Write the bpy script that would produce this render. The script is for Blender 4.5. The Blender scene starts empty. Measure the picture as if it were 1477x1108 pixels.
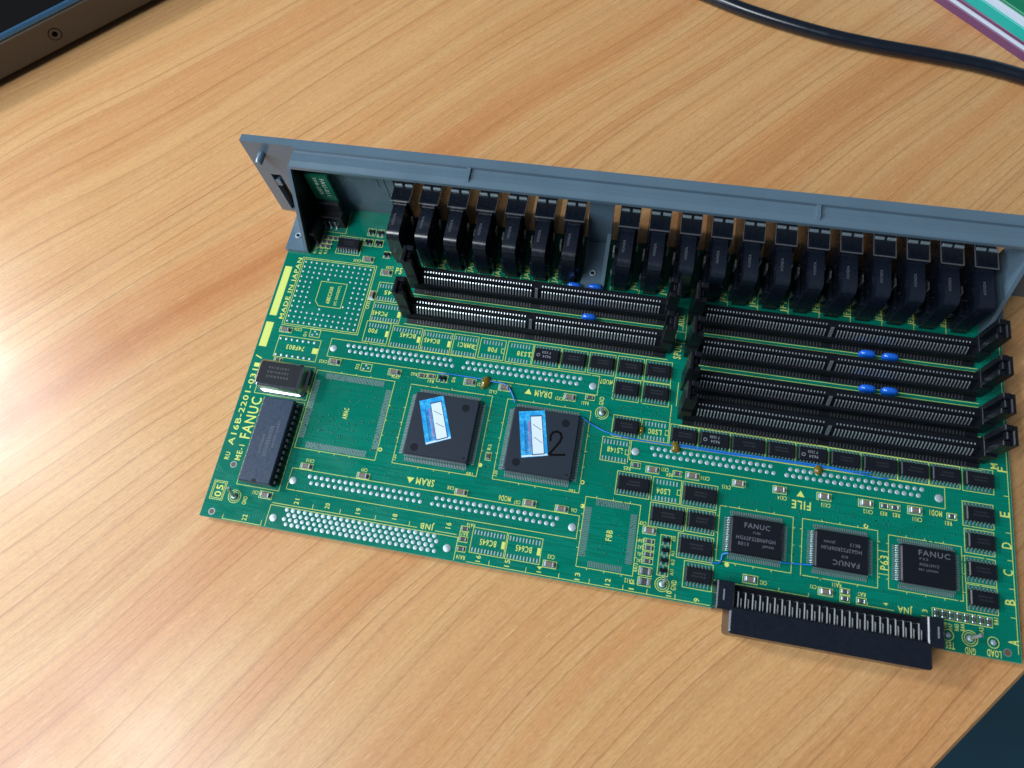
import bpy, math, random
from mathutils import Matrix, Vector
random.seed(7)
S = 0.001                                  # the layout below is written in millimetres
scene = bpy.context.scene
col = scene.collection

# ------------------------------------------------------------------ placing of the card on the desk
TILT = math.atan(3.9 / 150.0)              # the card leans on its faceplate: far edge a little higher
BOARD_M = Matrix.Translation((0, 0, 3.55 * S)) @ Matrix.Rotation(TILT, 4, 'X')

# ------------------------------------------------------------------ camera
cam = bpy.data.cameras.new('camera'); camo = bpy.data.objects.new('camera', cam); col.objects.link(camo)
CAM_LOCAL = Matrix(((0.981209, -0.142980, 0.129560, 0.152837), (0.179603, 0.922195, -0.342490, -0.025910), (-0.070510, 0.359324, 0.930546, 0.274323), (0, 0, 0, 1)))
camo.matrix_world = BOARD_M @ CAM_LOCAL
cam.sensor_fit = 'HORIZONTAL'; cam.sensor_width = 36.0; cam.lens = 24.7968
cam.clip_start = 0.01; cam.clip_end = 20
cam.dof.use_dof = True; cam.dof.focus_distance = 0.300; cam.dof.aperture_fstop = 14.0
scene.camera = camo

# ------------------------------------------------------------------ room light
w = bpy.data.worlds.new('World'); scene.world = w; w.use_nodes = True
bg = w.node_tree.nodes['Background']; bg.inputs[0].default_value = (0.55, 0.68, 0.85, 1); bg.inputs[1].default_value = 0.11
def area(name, loc, target, sx, sy, power, colour):
    l = bpy.data.lights.new(name, 'AREA'); l.shape = 'RECTANGLE'; l.size = sx; l.size_y = sy
    l.energy = power; l.color = colour
    o = bpy.data.objects.new(name, l); col.objects.link(o); o.location = loc
    o.rotation_euler = (Vector(target) - Vector(loc)).to_track_quat('-Z', 'Y').to_euler()
    return o
area('ceiling_light', (-1.34, 0.28, 1.05), (0.10, 0.07, 0.0), 0.17, 0.17, 11.0, (0.94, 0.97, 1.0))
area('ceiling_light', (-0.74, -0.60, 1.48), (0.12, 0.05, 0.0), 0.95, 0.55, 20.0, (0.90, 0.95, 1.0))
area('window_light', (-1.2, -0.25, 0.62), (0.10, 0.03, 0.0), 1.5, 0.7, 17.0, (0.78, 0.89, 1.0))

scene.view_settings.view_transform = 'Standard'; scene.view_settings.look = 'None'
scene.view_settings.exposure = 0.55; scene.view_settings.gamma = 1.0
scene.render.resolution_x = 1024; scene.render.resolution_y = 768
scene.cycles.max_bounces = 6; scene.cycles.use_denoising = True

# ------------------------------------------------------------------ materials
MATS = {}
def mat(name, base, rough=0.5, metal=0.0, spec=0.5, noise=0.0, nscale=300.0, bump=0.0, coat=0.0, trans=0.0):
    m = bpy.data.materials.new(name); m.use_nodes = True
    nt = m.node_tree; b = nt.nodes['Principled BSDF']
    b.inputs['Base Color'].default_value = (*base, 1); b.inputs['Roughness'].default_value = rough
    b.inputs['Metallic'].default_value = metal; b.inputs['Specular IOR Level'].default_value = spec
    b.inputs['Coat Weight'].default_value = coat; b.inputs['Transmission Weight'].default_value = trans
    if noise or bump:
        tc = nt.nodes.new('ShaderNodeTexCoord')
        n = nt.nodes.new('ShaderNodeTexNoise'); n.inputs['Scale'].default_value = nscale; n.inputs['Detail'].default_value = 5
        nt.links.new(tc.outputs['Object'], n.inputs['Vector'])
        if noise:
            r = nt.nodes.new('ShaderNodeMapRange'); r.inputs['To Min'].default_value = 1 - noise; r.inputs['To Max'].default_value = 1 + noise
            nt.links.new(n.outputs['Fac'], r.inputs['Value'])
            mx = nt.nodes.new('ShaderNodeMix'); mx.data_type = 'RGBA'; mx.blend_type = 'MULTIPLY'; mx.inputs[0].default_value = 1
            mx.inputs[6].default_value = (*base, 1)
            nt.links.new(r.outputs[0], mx.inputs[7]); nt.links.new(mx.outputs[2], b.inputs['Base Color'])
            r2 = nt.nodes.new('ShaderNodeMapRange'); r2.inputs['To Min'].default_value = max(0.03, rough - 0.12); r2.inputs['To Max'].default_value = min(1, rough + 0.12)
            nt.links.new(n.outputs['Fac'], r2.inputs['Value']); nt.links.new(r2.outputs[0], b.inputs['Roughness'])
        if bump:
            bp = nt.nodes.new('ShaderNodeBump'); bp.inputs['Strength'].default_value = bump; bp.inputs['Distance'].default_value = 0.0003
            nt.links.new(n.outputs['Fac'], bp.inputs['Height']); nt.links.new(bp.outputs[0], b.inputs['Normal'])
    MATS[name] = m
    return m
mat('black_plastic', (0.0035, 0.0045, 0.007), 0.36, spec=0.30, noise=0.2, nscale=900)  # faint navy in the colour stands in for bluish reflections
mat('connector_plastic', (0.0040, 0.0065, 0.0125), 0.25, spec=0.75, noise=0.2, nscale=600)
mat('chip_epoxy', (0.0055, 0.0070, 0.0110), 0.36, spec=0.30, noise=0.15, nscale=2500, bump=0.04)
mat('asic_epoxy', (0.014, 0.021, 0.032), 0.36, spec=0.45, noise=0.10, nscale=2500, bump=0.04)  # lighter base than chip_epoxy carries the window's reflection
mat('chip_dimple', (0.006, 0.008, 0.012), 0.35, spec=0.3)
mat('dip_epoxy', (0.020, 0.036, 0.068), 0.33, noise=0.10, nscale=1500, bump=0.02)  # extra blue put into the colour for reflected light
mat('faceplate_plastic', (0.076, 0.122, 0.162), 0.24, spec=0.65, noise=0.12, nscale=55, bump=0.02)
mat('rivet_highlight', (0.26, 0.34, 0.40), 0.25)  # faceplate plastic made paler: the highlight on the rivet rings is in the colour
mat('dip_marking', (0.040, 0.056, 0.086), 0.5)
mat('rib_lit_plastic', (0.07, 0.08, 0.09), 0.35)  # socket plastic lightened in colour for the light on the key rib
mat('marking_qfp', (0.085, 0.100, 0.120), 0.6)
mat('tin', (0.46, 0.52, 0.56), 0.36, metal=0.8, noise=0.10, nscale=3000)
mat('shaded_tin', (0.11, 0.115, 0.12), 0.40, metal=0.8)  # tin darkened in colour for the shade on DIP and socket leads
mat('contact_metal', (0.66, 0.75, 0.79), 0.36, metal=0.9)
mat('pin_metal', (0.55, 0.60, 0.63), 0.38, metal=0.55)
mat('solder', (0.36, 0.45, 0.49), 0.42, metal=0.4, noise=0.15, nscale=1500)
mat('pad_tin', (0.20, 0.27, 0.285), 0.42, metal=0.5)
mat('shell_metal', (0.50, 0.51, 0.52), 0.30, metal=0.85)
mat('can_metal', (0.50, 0.52, 0.54), 0.18, metal=1.0, noise=0.06, nscale=400)
mat('can_top_metal', (0.016, 0.018, 0.022), 0.22, spec=0.7)
mat('silk_yellow', (0.50, 0.58, 0.13), 0.6, spec=0.3)
mat('cap_ceramic', (0.15, 0.115, 0.095), 0.42, noise=0.1, nscale=2000)
mat('resistor_body', (0.05, 0.055, 0.06), 0.35)
mat('resistor_ceramic', (0.55, 0.57, 0.56), 0.4)
mat('blue_cap', (0.006, 0.095, 0.50), 0.22, coat=0.4)
mat('blue_wire', (0.012, 0.15, 0.52), 0.32)
mat('glue_amber', (0.20, 0.15, 0.012), 0.12, trans=0.45)
mat('marking_grey', (0.060, 0.070, 0.085), 0.6)
mat('marking_faint', (0.017, 0.020, 0.026), 0.5)
mat('marking_light', (0.17, 0.195, 0.23), 0.6)
mat('marking_white', (0.62, 0.66, 0.66), 0.55)
mat('marker_ink', (0.0008, 0.0008, 0.001), 0.6, spec=0.1)
mat('sticker_white', (0.56, 0.66, 0.70), 0.38)
mat('sticker_ink', (0.02, 0.06, 0.16), 0.5)
mat('sticker_red', (0.45, 0.06, 0.14), 0.5)
mat('sticker_navy', (0.01, 0.045, 0.22), 0.5)
mat('hole_dark', (0.09, 0.06, 0.03), 0.7)
mat('daughter_green', (0.008, 0.13, 0.075), 0.28)
mat('laptop_metal', (0.075, 0.058, 0.046), 0.40, noise=0.08, nscale=60)
mat('laptop_trim', (0.10, 0.24, 0.42), 0.18, metal=0.8)
mat('laptop_black', (0.003, 0.003, 0.0033), 0.8, spec=0.03)
mat('cable_rubber', (0.005, 0.008, 0.014), 0.22, noise=0.1, nscale=200)
mat('cover_purple', (0.10, 0.032, 0.085), 0.45, noise=0.12, nscale=150)
mat('cover_teal', (0.003, 0.28, 0.24), 0.38, noise=0.1, nscale=150)
mat('cover_green', (0.006, 0.17, 0.085), 0.42, noise=0.2, nscale=180)
mat('floor_carpet', (0.014, 0.066, 0.100), 0.85, noise=0.35, nscale=9)

def nodes_of(name, rough=0.4):
    m = bpy.data.materials.new(name); m.use_nodes = True; MATS[name] = m
    return m, m.node_tree, m.node_tree.nodes['Principled BSDF']
class NT:
    def __init__(s, nt): s.nt = nt
    def n(s, t, **kw):
        o = s.nt.nodes.new(t)
        for k, v in kw.items(): setattr(o, k, v)
        return o
    def l(s, a, b): s.nt.links.new(a, b)
    def math(s, op, a, b=None, c=None):
        o = s.n('ShaderNodeMath', operation=op)
        for i, v in enumerate((a, b, c)):
            if v is None: continue
            if isinstance(v, (int, float)): o.inputs[i].default_value = v
            else: s.l(v, o.inputs[i])
        return o.outputs[0]
    def noise(s, vec, scale, detail=4, rough=0.5, dist=0.0):
        o = s.n('ShaderNodeTexNoise'); o.inputs['Scale'].default_value = scale; o.inputs['Detail'].default_value = detail
        o.inputs['Roughness'].default_value = rough; o.inputs['Distortion'].default_value = dist; s.l(vec, o.inputs['Vector']); return o.outputs['Fac']
    def ramp(s, fac, stops):
        o = s.n('ShaderNodeValToRGB'); e = o.color_ramp.elements
        while len(e) < len(stops): e.new(0.5)
        for i, (p, c) in enumerate(stops):
            e[i].position = p; e[i].color = (*c, 1) if len(c) == 3 else c
        s.l(fac, o.inputs[0]); return o.outputs[0]
    def maprange(s, v, a, b, c, d):
        o = s.n('ShaderNodeMapRange'); s.l(v, o.inputs['Value'])
        for k, x in zip(('From Min', 'From Max', 'To Min', 'To Max'), (a, b, c, d)): o.inputs[k].default_value = x
        return o.outputs[0]
    def mix(s, fac, a, b, mode='MIX'):
        o = s.n('ShaderNodeMix', data_type='RGBA', blend_type=mode)
        for i, v in ((0, fac), (6, a), (7, b)):
            if isinstance(v, (int, float)): o.inputs[i].default_value = v
            elif isinstance(v, tuple): o.inputs[i].default_value = (*v, 1)
            else: s.l(v, o.inputs[i])
        return o.outputs[2]
    def mapping(s, vec, rot=0.0, scale=(1, 1, 1), loc=(0, 0, 0)):
        o = s.n('ShaderNodeMapping'); o.inputs['Rotation'].default_value = (0, 0, rot); o.inputs['Scale'].default_value = scale; o.inputs['Location'].default_value = loc
        s.l(vec, o.inputs['Vector']); return o.outputs[0]

# wood laminate: x runs along the grain
m, nt, b = nodes_of('oak_laminate'); g = NT(nt)
tc = g.n('ShaderNodeTexCoord'); P = tc.outputs['Object']
along = g.mapping(P, scale=(1.0, 1.0, 1.0))
warp = g.noise(g.mapping(P, scale=(5, 16, 1)), 1.0, 3)
warp2 = g.noise(g.mapping(P, scale=(2.2, 4.5, 1), loc=(3, 1, 0)), 1.0, 2)
sx = g.n('ShaderNodeSeparateXYZ'); g.l(P, sx.inputs[0])
yy = g.math('ADD', sx.outputs[1], g.math('MULTIPLY', g.math('SUBTRACT', warp, 0.5), 0.006))
yy = g.math('ADD', yy, g.math('MULTIPLY', g.math('SUBTRACT', warp2, 0.5), 0.062))
cx = g.n('ShaderNodeCombineXYZ'); g.l(g.math('MULTIPLY', sx.outputs[0], 0.6), cx.inputs[0]); g.l(yy, cx.inputs[1])
V = cx.outputs[0]
broad = g.noise(g.mapping(V, scale=(1.3, 26, 1)), 1.0, 3, 0.5)
mid = g.noise(g.mapping(V, scale=(3.5, 150, 1)), 1.0, 4, 0.6)
fine = g.noise(g.mapping(V, scale=(40, 1100, 1)), 1.0, 4, 0.65)
pores = g.noise(g.mapping(P, scale=(170, 2300, 1)), 1.0, 2, 0.5)
speck = g.noise(g.mapping(P, scale=(500, 1300, 1)), 1.0, 3, 0.6)
colr = g.ramp(broad, [(0.28, (0.40, 0.165, 0.056)), (0.40, (0.47, 0.230, 0.088)), (0.52, (0.505, 0.290, 0.122)), (0.64, (0.48, 0.250, 0.098)), (0.76, (0.41, 0.175, 0.062))])
colr = g.mix(1.0, colr, g.ramp(mid, [(0.28, (0.90, 0.86, 0.82)), (0.46, (1, 1, 1)), (0.60, (1.03, 1.03, 1.02)), (0.78, (0.93, 0.90, 0.87))]), 'MULTIPLY')
# thin growth-ring lines, fading in and out along the grain
def rings(freq, shift, sharp, lo, hi, amt):
    ph = g.math('ADD', g.math('MULTIPLY', yy, freq), g.math('MULTIPLY', g.noise(g.mapping(V, scale=(0.8, 22, 1), loc=(shift, 0, 0)), 1.0, 2), 6.0))
    saw = g.math('FRACT', ph)
    ln = g.math('POWER', saw, sharp)                      # slow rise, sudden end, as in sawn grain
    ln = g.math('MULTIPLY', ln, g.maprange(saw, 0.985, 1.0, 1.0, 0.0))
    gate = g.maprange(g.noise(g.mapping(V, scale=(3.0, 70, 1), loc=(shift, 7, 0)), 1.0, 3), lo, hi, 0.0, amt)
    return g.math('MULTIPLY', ln, gate)
colr = g.mix(rings(205.0, 9.0, 13.0, 0.38, 0.56, 0.80), colr, (0.23, 0.088, 0.028))
colr = g.mix(rings(97.0, 2.0, 12.0, 0.46, 0.62, 0.60), colr, (0.26, 0.10, 0.034))
colr = g.mix(1.0, colr, g.ramp(fine, [(0.28, (0.88, 0.85, 0.82)), (0.5, (1, 1, 1)), (0.75, (1.05, 1.05, 1.04))]), 'MULTIPLY')
colr = g.mix(1.0, colr, g.ramp(speck, [(0.30, (0.90, 0.88, 0.86)), (0.5, (1, 1, 1)), (0.72, (1.08, 1.08, 1.08))]), 'MULTIPLY')
fleck = g.noise(g.mapping(P, scale=(110, 1500, 1), loc=(2, 3, 0)), 1.0, 2, 0.5)
colr = g.mix(g.maprange(fleck, 0.60, 0.74, 0.0, 0.30), colr, (0.72, 0.50, 0.30))
colr = g.mix(g.maprange(pores, 0.58, 0.70, 0.0, 0.42), colr, (0.27, 0.13, 0.05))
g.l(colr, b.inputs['Base Color'])
g.l(g.maprange(g.noise(P, 30.0, 4), 0.3, 0.7, 0.29, 0.38), b.inputs['Roughness'])
scr = g.noise(g.mapping(P, rot=0.9, scale=(9, 900, 1)), 1.0, 2, 0.4)
scr2 = g.noise(g.mapping(P, rot=-0.5, scale=(14, 1100, 1), loc=(4, 2, 0)), 1.0, 2, 0.4)
scg = g.maprange(g.noise(P, 14.0, 2), 0.52, 0.62, 0.0, 1.0)
scratch = g.math('MULTIPLY', g.maprange(g.math('MAXIMUM', scr, scr2), 0.74, 0.78, 0.0, 0.22), scg)
colr = g.mix(scratch, colr, (0.74, 0.56, 0.38)); g.l(colr, b.inputs['Base Color'])
bp = g.n('ShaderNodeBump'); bp.inputs['Strength'].default_value = 0.10; bp.inputs['Distance'].default_value = 0.0002
g.l(g.math('ADD', fine, g.math('MULTIPLY', pores, -0.6)), bp.inputs['Height']); g.l(bp.outputs[0], b.inputs['Normal'])
b.inputs['Specular IOR Level'].default_value = 0.5

# green solder mask with buried copper tracks
m, nt, b = nodes_of('solder_mask'); g = NT(nt)
tc = g.n('ShaderNodeTexCoord'); P = tc.outputs['Object']
sx = g.n('ShaderNodeSeparateXYZ'); g.l(P, sx.inputs[0])
cell = g.n('ShaderNodeTexVoronoi'); cell.inputs['Scale'].default_value = 38; g.l(P, cell.inputs['Vector'])
sc = g.n('ShaderNodeSeparateColor'); g.l(cell.outputs['Color'], sc.inputs[0])
def stripes(coord, pitch, duty):
    f = g.math('FRACT', g.math('MULTIPLY', coord, 1.0 / pitch))
    return g.math('LESS_THAN', f, duty)
dia = g.math('ADD', sx.outputs[0], sx.outputs[1])
tx = g.math('MULTIPLY', stripes(sx.outputs[1], 0.00085, 0.36), g.math('GREATER_THAN', sc.outputs[0], 0.42))
ty = g.math('MULTIPLY', stripes(sx.outputs[0], 0.0011, 0.30), g.math('GREATER_THAN', sc.outputs[1], 0.62))
td = g.math('MULTIPLY', stripes(dia, 0.0013, 0.28), g.math('GREATER_THAN', sc.outputs[2], 0.80))
cut = g.maprange(g.noise(g.mapping(P, scale=(55, 900, 1)), 1.0, 2), 0.44, 0.50, 0.0, 1.0)
tr = g.math('MULTIPLY', g.math('MINIMUM', g.math('ADD', g.math('ADD', tx, ty), td), 1.0), cut)
base = g.mix(g.maprange(g.noise(P, 18.0, 3), 0.3, 0.7, 0, 1), (0.0, 0.112, 0.072), (0.0, 0.136, 0.090))
colr = g.mix(g.math('MULTIPLY', tr, 0.75), base, (0.0, 0.170, 0.118))
g.l(colr, b.inputs['Base Color']); g.l(g.maprange(g.noise(P, 45.0, 5, 0.65), 0.35, 0.68, 0.16, 0.36), b.inputs['Roughness']); b.inputs['Specular IOR Level'].default_value = 0.22
bp = g.n('ShaderNodeBump'); bp.inputs['Strength'].default_value = 0.25; bp.inputs['Distance'].default_value = 0.00004
g.l(tr, bp.inputs['Height']); g.l(bp.outputs[0], b.inputs['Normal'])
mat('board_edge', (0.10, 0.26, 0.17), 0.6, noise=0.3, nscale=500)
mat('via_mask', (0.002, 0.085, 0.06), 0.28)

# blue hologram-like sticker
m, nt, b = nodes_of('sticker_blue'); g = NT(nt)
tc = g.n('ShaderNodeTexCoord')
c = g.ramp(g.noise(tc.outputs['Object'], 420.0, 5, 0.7), [(0.30, (0.005, 0.15, 0.46)), (0.5, (0.015, 0.30, 0.62)), (0.70, (0.10, 0.48, 0.72))])
g.l(c, b.inputs['Base Color']); b.inputs['Roughness'].default_value = 0.28
# paper block edges
m, nt, b = nodes_of('paper_edge'); g = NT(nt)
tc = g.n('ShaderNodeTexCoord')
c = g.ramp(g.noise(g.mapping(tc.outputs['Object'], scale=(4, 4, 2600)), 1.0, 2), [(0.3, (0.30, 0.36, 0.44)), (0.7, (0.50, 0.56, 0.64))])
g.l(c, b.inputs['Base Color']); b.inputs['Roughness'].default_value = 0.7

# ------------------------------------------------------------------ mesh collector
class MB:
    def __init__(s): s.v = []; s.f = []
    def add(s, vs, fs):
        o = len(s.v); s.v += vs; s.f += [tuple(i + o for i in f) for f in fs]; return s
    def box(s, x0, y0, z0, x1, y1, z1):
        return s.add([(x0,y0,z0),(x1,y0,z0),(x1,y1,z0),(x0,y1,z0),(x0,y0,z1),(x1,y0,z1),(x1,y1,z1),(x0,y1,z1)],
                     [(0,3,2,1),(4,5,6,7),(0,1,5,4),(1,2,6,5),(2,3,7,6),(3,0,4,7)])
    def loft(s, rings, cap0=True, cap1=True):
        n = len(rings[0]); vs = [p for r in rings for p in r]; fs = []
        for k in range(len(rings) - 1):
            for i in range(n):
                j = (i + 1) % n; fs.append((k*n+i, k*n+j, (k+1)*n+j, (k+1)*n+i))
        if cap0: fs.append(tuple(range(n))[::-1])
        if cap1: fs.append(tuple((len(rings)-1)*n + i for i in range(n)))
        return s.add(vs, fs)
    def cbox(s, x0, y0, z0, x1, y1, z1, c=0.2, draft=0.0, r=0.0):
        """box with rounded-off vertical corners r, chamfered top c and slight draft"""
        def ring(i, z, rr):
            a, b_, c_, d = x0+i, y0+i, x1-i, y1-i
            if rr <= 0: return [(a,b_,z),(c_,b_,z),(c_,d,z),(a,d,z)]
            out = []
            for cx_, cy_, a0 in ((a+rr,b_+rr,180),(c_-rr,b_+rr,270),(c_-rr,d-rr,0),(a+rr,d-rr,90)):
                for t in (0, 30, 60, 90):
                    q = math.radians(a0+t); out.append((cx_+rr*math.cos(q), cy_+rr*math.sin(q), z))
            return out
        return s.loft([ring(0, z0, r), ring(draft, z1-c, r), ring(draft+c, z1, max(r-c*0.5, r*0.3))])
    def cyl(s, cx_, cy_, z0, z1, r, n=16, c=0.0):
        R = lambda rr, z: [(cx_+rr*math.cos(2*math.pi*i/n), cy_+rr*math.sin(2*math.pi*i/n), z) for i in range(n)]
        rs = [R(r, z0), R(r, z1-c)] + ([R(r-c*0.4, z1-c*0.4), R(r-c, z1)] if c else [])
        return s.loft(rs)
    def disc(s, cx_, cy_, z, r, n=12):
        return s.add([(cx_+r*math.cos(2*math.pi*i/n), cy_+r*math.sin(2*math.pi*i/n), z) for i in range(n)], [tuple(range(n))])
    def dome(s, cx_, cy_, z, r, h, n=10):
        R = lambda rr, zz: [(cx_+rr*math.cos(2*math.pi*i/n), cy_+rr*math.sin(2*math.pi*i/n), zz) for i in range(n)]
        return s.loft([R(r, z), R(r*0.92, z+h*0.7), R(r*0.70, z+h)], cap0=False)
    def ring(s, cx_, cy_, z, r0, r1, n=24):
        vs = []
        for i in range(n):
            a = 2*math.pi*i/n; vs += [(cx_+r0*math.cos(a), cy_+r0*math.sin(a), z), (cx_+r1*math.cos(a), cy_+r1*math.sin(a), z)]
        return s.add(vs, [(2*i, 2*i+1, (2*i+3) % (2*n), (2*i+2) % (2*n)) for i in range(n)])
    def stroke(s, p, q, w_, z):
        dx, dy = q[0]-p[0], q[1]-p[1]; L = math.hypot(dx, dy) or 1; ux, uy = dx/L*w_/2, dy/L*w_/2
        return s.add([(p[0]-ux+uy, p[1]-uy-ux, z), (q[0]+ux+uy, q[1]+uy-ux, z), (q[0]+ux-uy, q[1]+uy+ux, z), (p[0]-ux-uy, p[1]-uy+ux, z)], [(0,1,2,3)])
    def frame(s, x0, y0, x1, y1, w_, z, sides='lrtb'):
        h = w_/2
        if 'b' in sides: s.add([(x0-h,y0-h,z),(x1+h,y0-h,z),(x1+h,y0+h,z),(x0-h,y0+h,z)], [(0,1,2,3)])
        if 't' in sides: s.add([(x0-h,y1-h,z),(x1+h,y1-h,z),(x1+h,y1+h,z),(x0-h,y1+h,z)], [(0,1,2,3)])
        if 'l' in sides: s.add([(x0-h,y0+h,z),(x0+h,y0+h,z),(x0+h,y1-h,z),(x0-h,y1-h,z)], [(0,1,2,3)])
        if 'r' in sides: s.add([(x1-h,y0+h,z),(x1+h,y0+h,z),(x1+h,y1-h,z),(x1-h,y1-h,z)], [(0,1,2,3)])
        return s
    def rect(s, x0, y0, x1, y1, z): return s.add([(x0,y0,z),(x1,y0,z),(x1,y1,z),(x0,y1,z)], [(0,1,2,3)])
    def profx(s, prof, x0, x1):
        """closed (y,z) outline, counter-clockwise seen from +x, run from x0 to x1"""
        return s.loft([[(x0, y, z) for y, z in prof], [(x1, y, z) for y, z in prof]])
    def profy(s, prof, y0, y1): return s.loft([[(x, y0, z) for x, z in prof], [(x, y1, z) for x, z in prof]])
    def tube(s, pts, r, n=8):
        P_ = [Vector(p) for p in pts]; rings = []
        for i, p in enumerate(P_):
            d = (P_[min(i+1, len(P_)-1)] - P_[max(i-1, 0)]).normalized()
            a = d.cross(Vector((0, 0, 1)));
            if a.length < 1e-4: a = Vector((1, 0, 0))
            a.normalize(); b_ = d.cross(a)
            rings.append([tuple(p + a*(r*math.cos(2*math.pi*k/n)) + b_*(r*math.sin(2*math.pi*k/n))) for k in range(n)])
        return s.loft(rings)
    def lead(s, x, y, ang, w_, prof, t=0.16):
        """bent metal lead: prof = [(out, z)...] measured from (x, y) along ang"""
        ux, uy = math.cos(ang), math.sin(ang); vx, vy = -uy, ux; h = w_/2; vs = []; n = len(prof)
        for o, z in prof:
            for sgn, dz in ((-1, 0), (1, 0), (-1, -t), (1, -t)):
                vs.append((x+ux*o+vx*h*sgn, y+uy*o+vy*h*sgn, z+dz))
        fs = []
        for i in range(n-1):
            a, c_ = 4*i, 4*i+4
            fs += [(a, a+1, c_+1, c_), (a+1, a+3, c_+3, c_+1), (a+2, a, c_, c_+2)]
        e = 4*(n-1); fs.append((e, e+1, e+3, e+2))
        return s.add(vs, fs)
    def mesh(s, name, smooth=None):
        me = bpy.data.meshes.new(name); me.from_pydata([(a*S, b_*S, c_*S) for a, b_, c_ in s.v], [], s.f); me.update()
        import bmesh
        bm = bmesh.new(); bm.from_mesh(me); bmesh.ops.recalc_face_normals(bm, faces=bm.faces)
        bm.to_mesh(me); bm.free()
        if smooth:
            me.shade_smooth(); me.set_sharp_from_angle(angle=math.radians(smooth))
        return me
def put(name, mb, material, parent=None, loc=None, smooth=None, kind=None, label=None):
    me = mb.mesh(name, smooth) if isinstance(mb, MB) else mb
    if material and not me.materials: me.materials.append(MATS[material])
    o = bpy.data.objects.new(name, me); col.objects.link(o); o.parent = parent
    if loc: o.location = (loc[0]*S, loc[1]*S, (loc[2] if len(loc) > 2 else 0)*S)
    if kind: o['kind'] = kind
    if label: o['label'] = label
    return o
def flat_up(me):        # print and pads always face up
    return me

# ------------------------------------------------------------------ the setting
edge_ang = math.atan2(34.7, 30.3)
def local_on_edge(x, y): return x, y
t = MB()
t.cbox(-700, 0.0, -25, 900, 800, 0, 1.2, 0, 0)
top = put('table_top', t, 'oak_laminate', kind='structure')
top.location = (310.6*S, -3.4*S, 0); top.rotation_euler = (0, 0, edge_ang)
top['label'] = 'light oak laminate desk top with straight grain'
put('floor', MB().rect(-3000, -3000, 3000, 3000, -735), 'floor_carpet', kind='structure')['label'] = 'dark blue floor beyond the desk edge'

# ------------------------------------------------------------------ the circuit board
board = bpy.data.objects.new('circuit_board', None); col.objects.link(board); board.matrix_world = BOARD_M
board.empty_display_size = 0.02
board['label'] = 'green circuit board with black sockets and blue-grey faceplate lying on the desk'
board['category'] = 'circuit board'
BW, BD = 308.3, 150.2
sub = MB()
sub.box(0, 0, -1.6, BW, BD, -0.02)
put('substrate', sub, 'board_edge', board)
# top solder mask sheet with drilled holes left open is thin: a sheet on the laminate
mask = MB(); mask.box(0.12, 0.12, -0.02, BW-0.12, BD-0.05, 0.0)
put('solder_mask', mask, 'solder_mask', board)

SILK = MB(); Z = 0.035
TEXT_JOBS = []                              # (string, x, y, rotation, height, length, z, collector)
def text(s_, x, y, rot, h, L, z=Z, to=None): TEXT_JOBS.append((s_, x, y, rot, h, L, z, to if to is not None else SILK))

# ---- shared small parts
cap_me = MB().cbox(-1.05, -0.85, 0.1, 1.05, 0.85, 1.35, 0.15).mesh('ceramic_capacitor')
capend_me = {sx_: MB().cbox(min(sx_*1.05, sx_*1.75), -0.9, 0.05, max(sx_*1.05, sx_*1.75), 0.9, 1.42, 0.15).mesh('terminal') for sx_ in (-1, 1)}
capfoot_me = MB().box(-2.2, -1.0, 0.0, 2.2, 1.0, 0.04).mesh('solder_pad')
res_me = MB().cbox(-0.75, -0.62, 0.08, 0.75, 0.62, 0.62, 0.06).mesh('chip_resistor')
resend_me = {sx_: MB().cbox(min(sx_*0.75, sx_*1.3), -0.66, 0.04, max(sx_*0.75, sx_*1.3), 0.66, 0.66, 0.08).mesh('terminal') for sx_ in (-1, 1)}
bres_me = MB().cbox(-1.0, -1.0, 0.08, 1.0, 1.0, 0.75, 0.06).mesh('resistor_array')
bresend_me = {sx_: MB().cbox(min(sx_*1.0, sx_*2.0), -1.2, 0.04, max(sx_*1.0, sx_*2.0), 1.2, 0.8, 0.1).mesh('terminal') for sx_ in (-1, 1)}
sot_me = MB().cbox(-1.35, -0.75, 0.15, 1.35, 0.75, 1.15, 0.15, 0.05).mesh('transistor')
def sot_leads():
    q = MB()
    for x, a in ((-0.95, -math.pi/2), (0.95, -math.pi/2), (0, math.pi/2)):
        q.lead(x, -0.7 if a < 0 else 0.7, a, 0.62, [(0, 0.65), (0.3, 0.65), (0.5, 0.2), (1.15, 0.2)])
    return q.mesh('leads')
sotl_me = sot_leads()
for me_, mm_ in ((cap_me, 'cap_ceramic'), (res_me, 'resistor_body'), (bres_me, 'resistor_body'), (sot_me, 'black_plastic'), (sotl_me, 'tin'), (capfoot_me, 'solder')):
    me_.materials.append(MATS[mm_])
for d_ in (capend_me, resend_me, bresend_me):
    for me_ in d_.values(): me_.materials.append(MATS['tin'])
def centre(r): return ((r[0]+r[2])/2, (r[1]+r[3])/2)
def two_end(name, r, body, ends, foot=False, vertical=None):
    vert = (r[3]-r[1] > r[2]-r[0]) if vertical is None else vertical
    o = put(name, body, None, board, centre(r))
    o.rotation_euler = (0, 0, (math.pi/2 if vert else 0) + random.uniform(-0.03, 0.03))
    for s_ in (-1, 1): put('terminal', ends[s_], None, o)
    if foot: put('solder_pad', capfoot_me, None, o)
    SILK.frame(*r, 0.21, Z)
    return o
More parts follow.
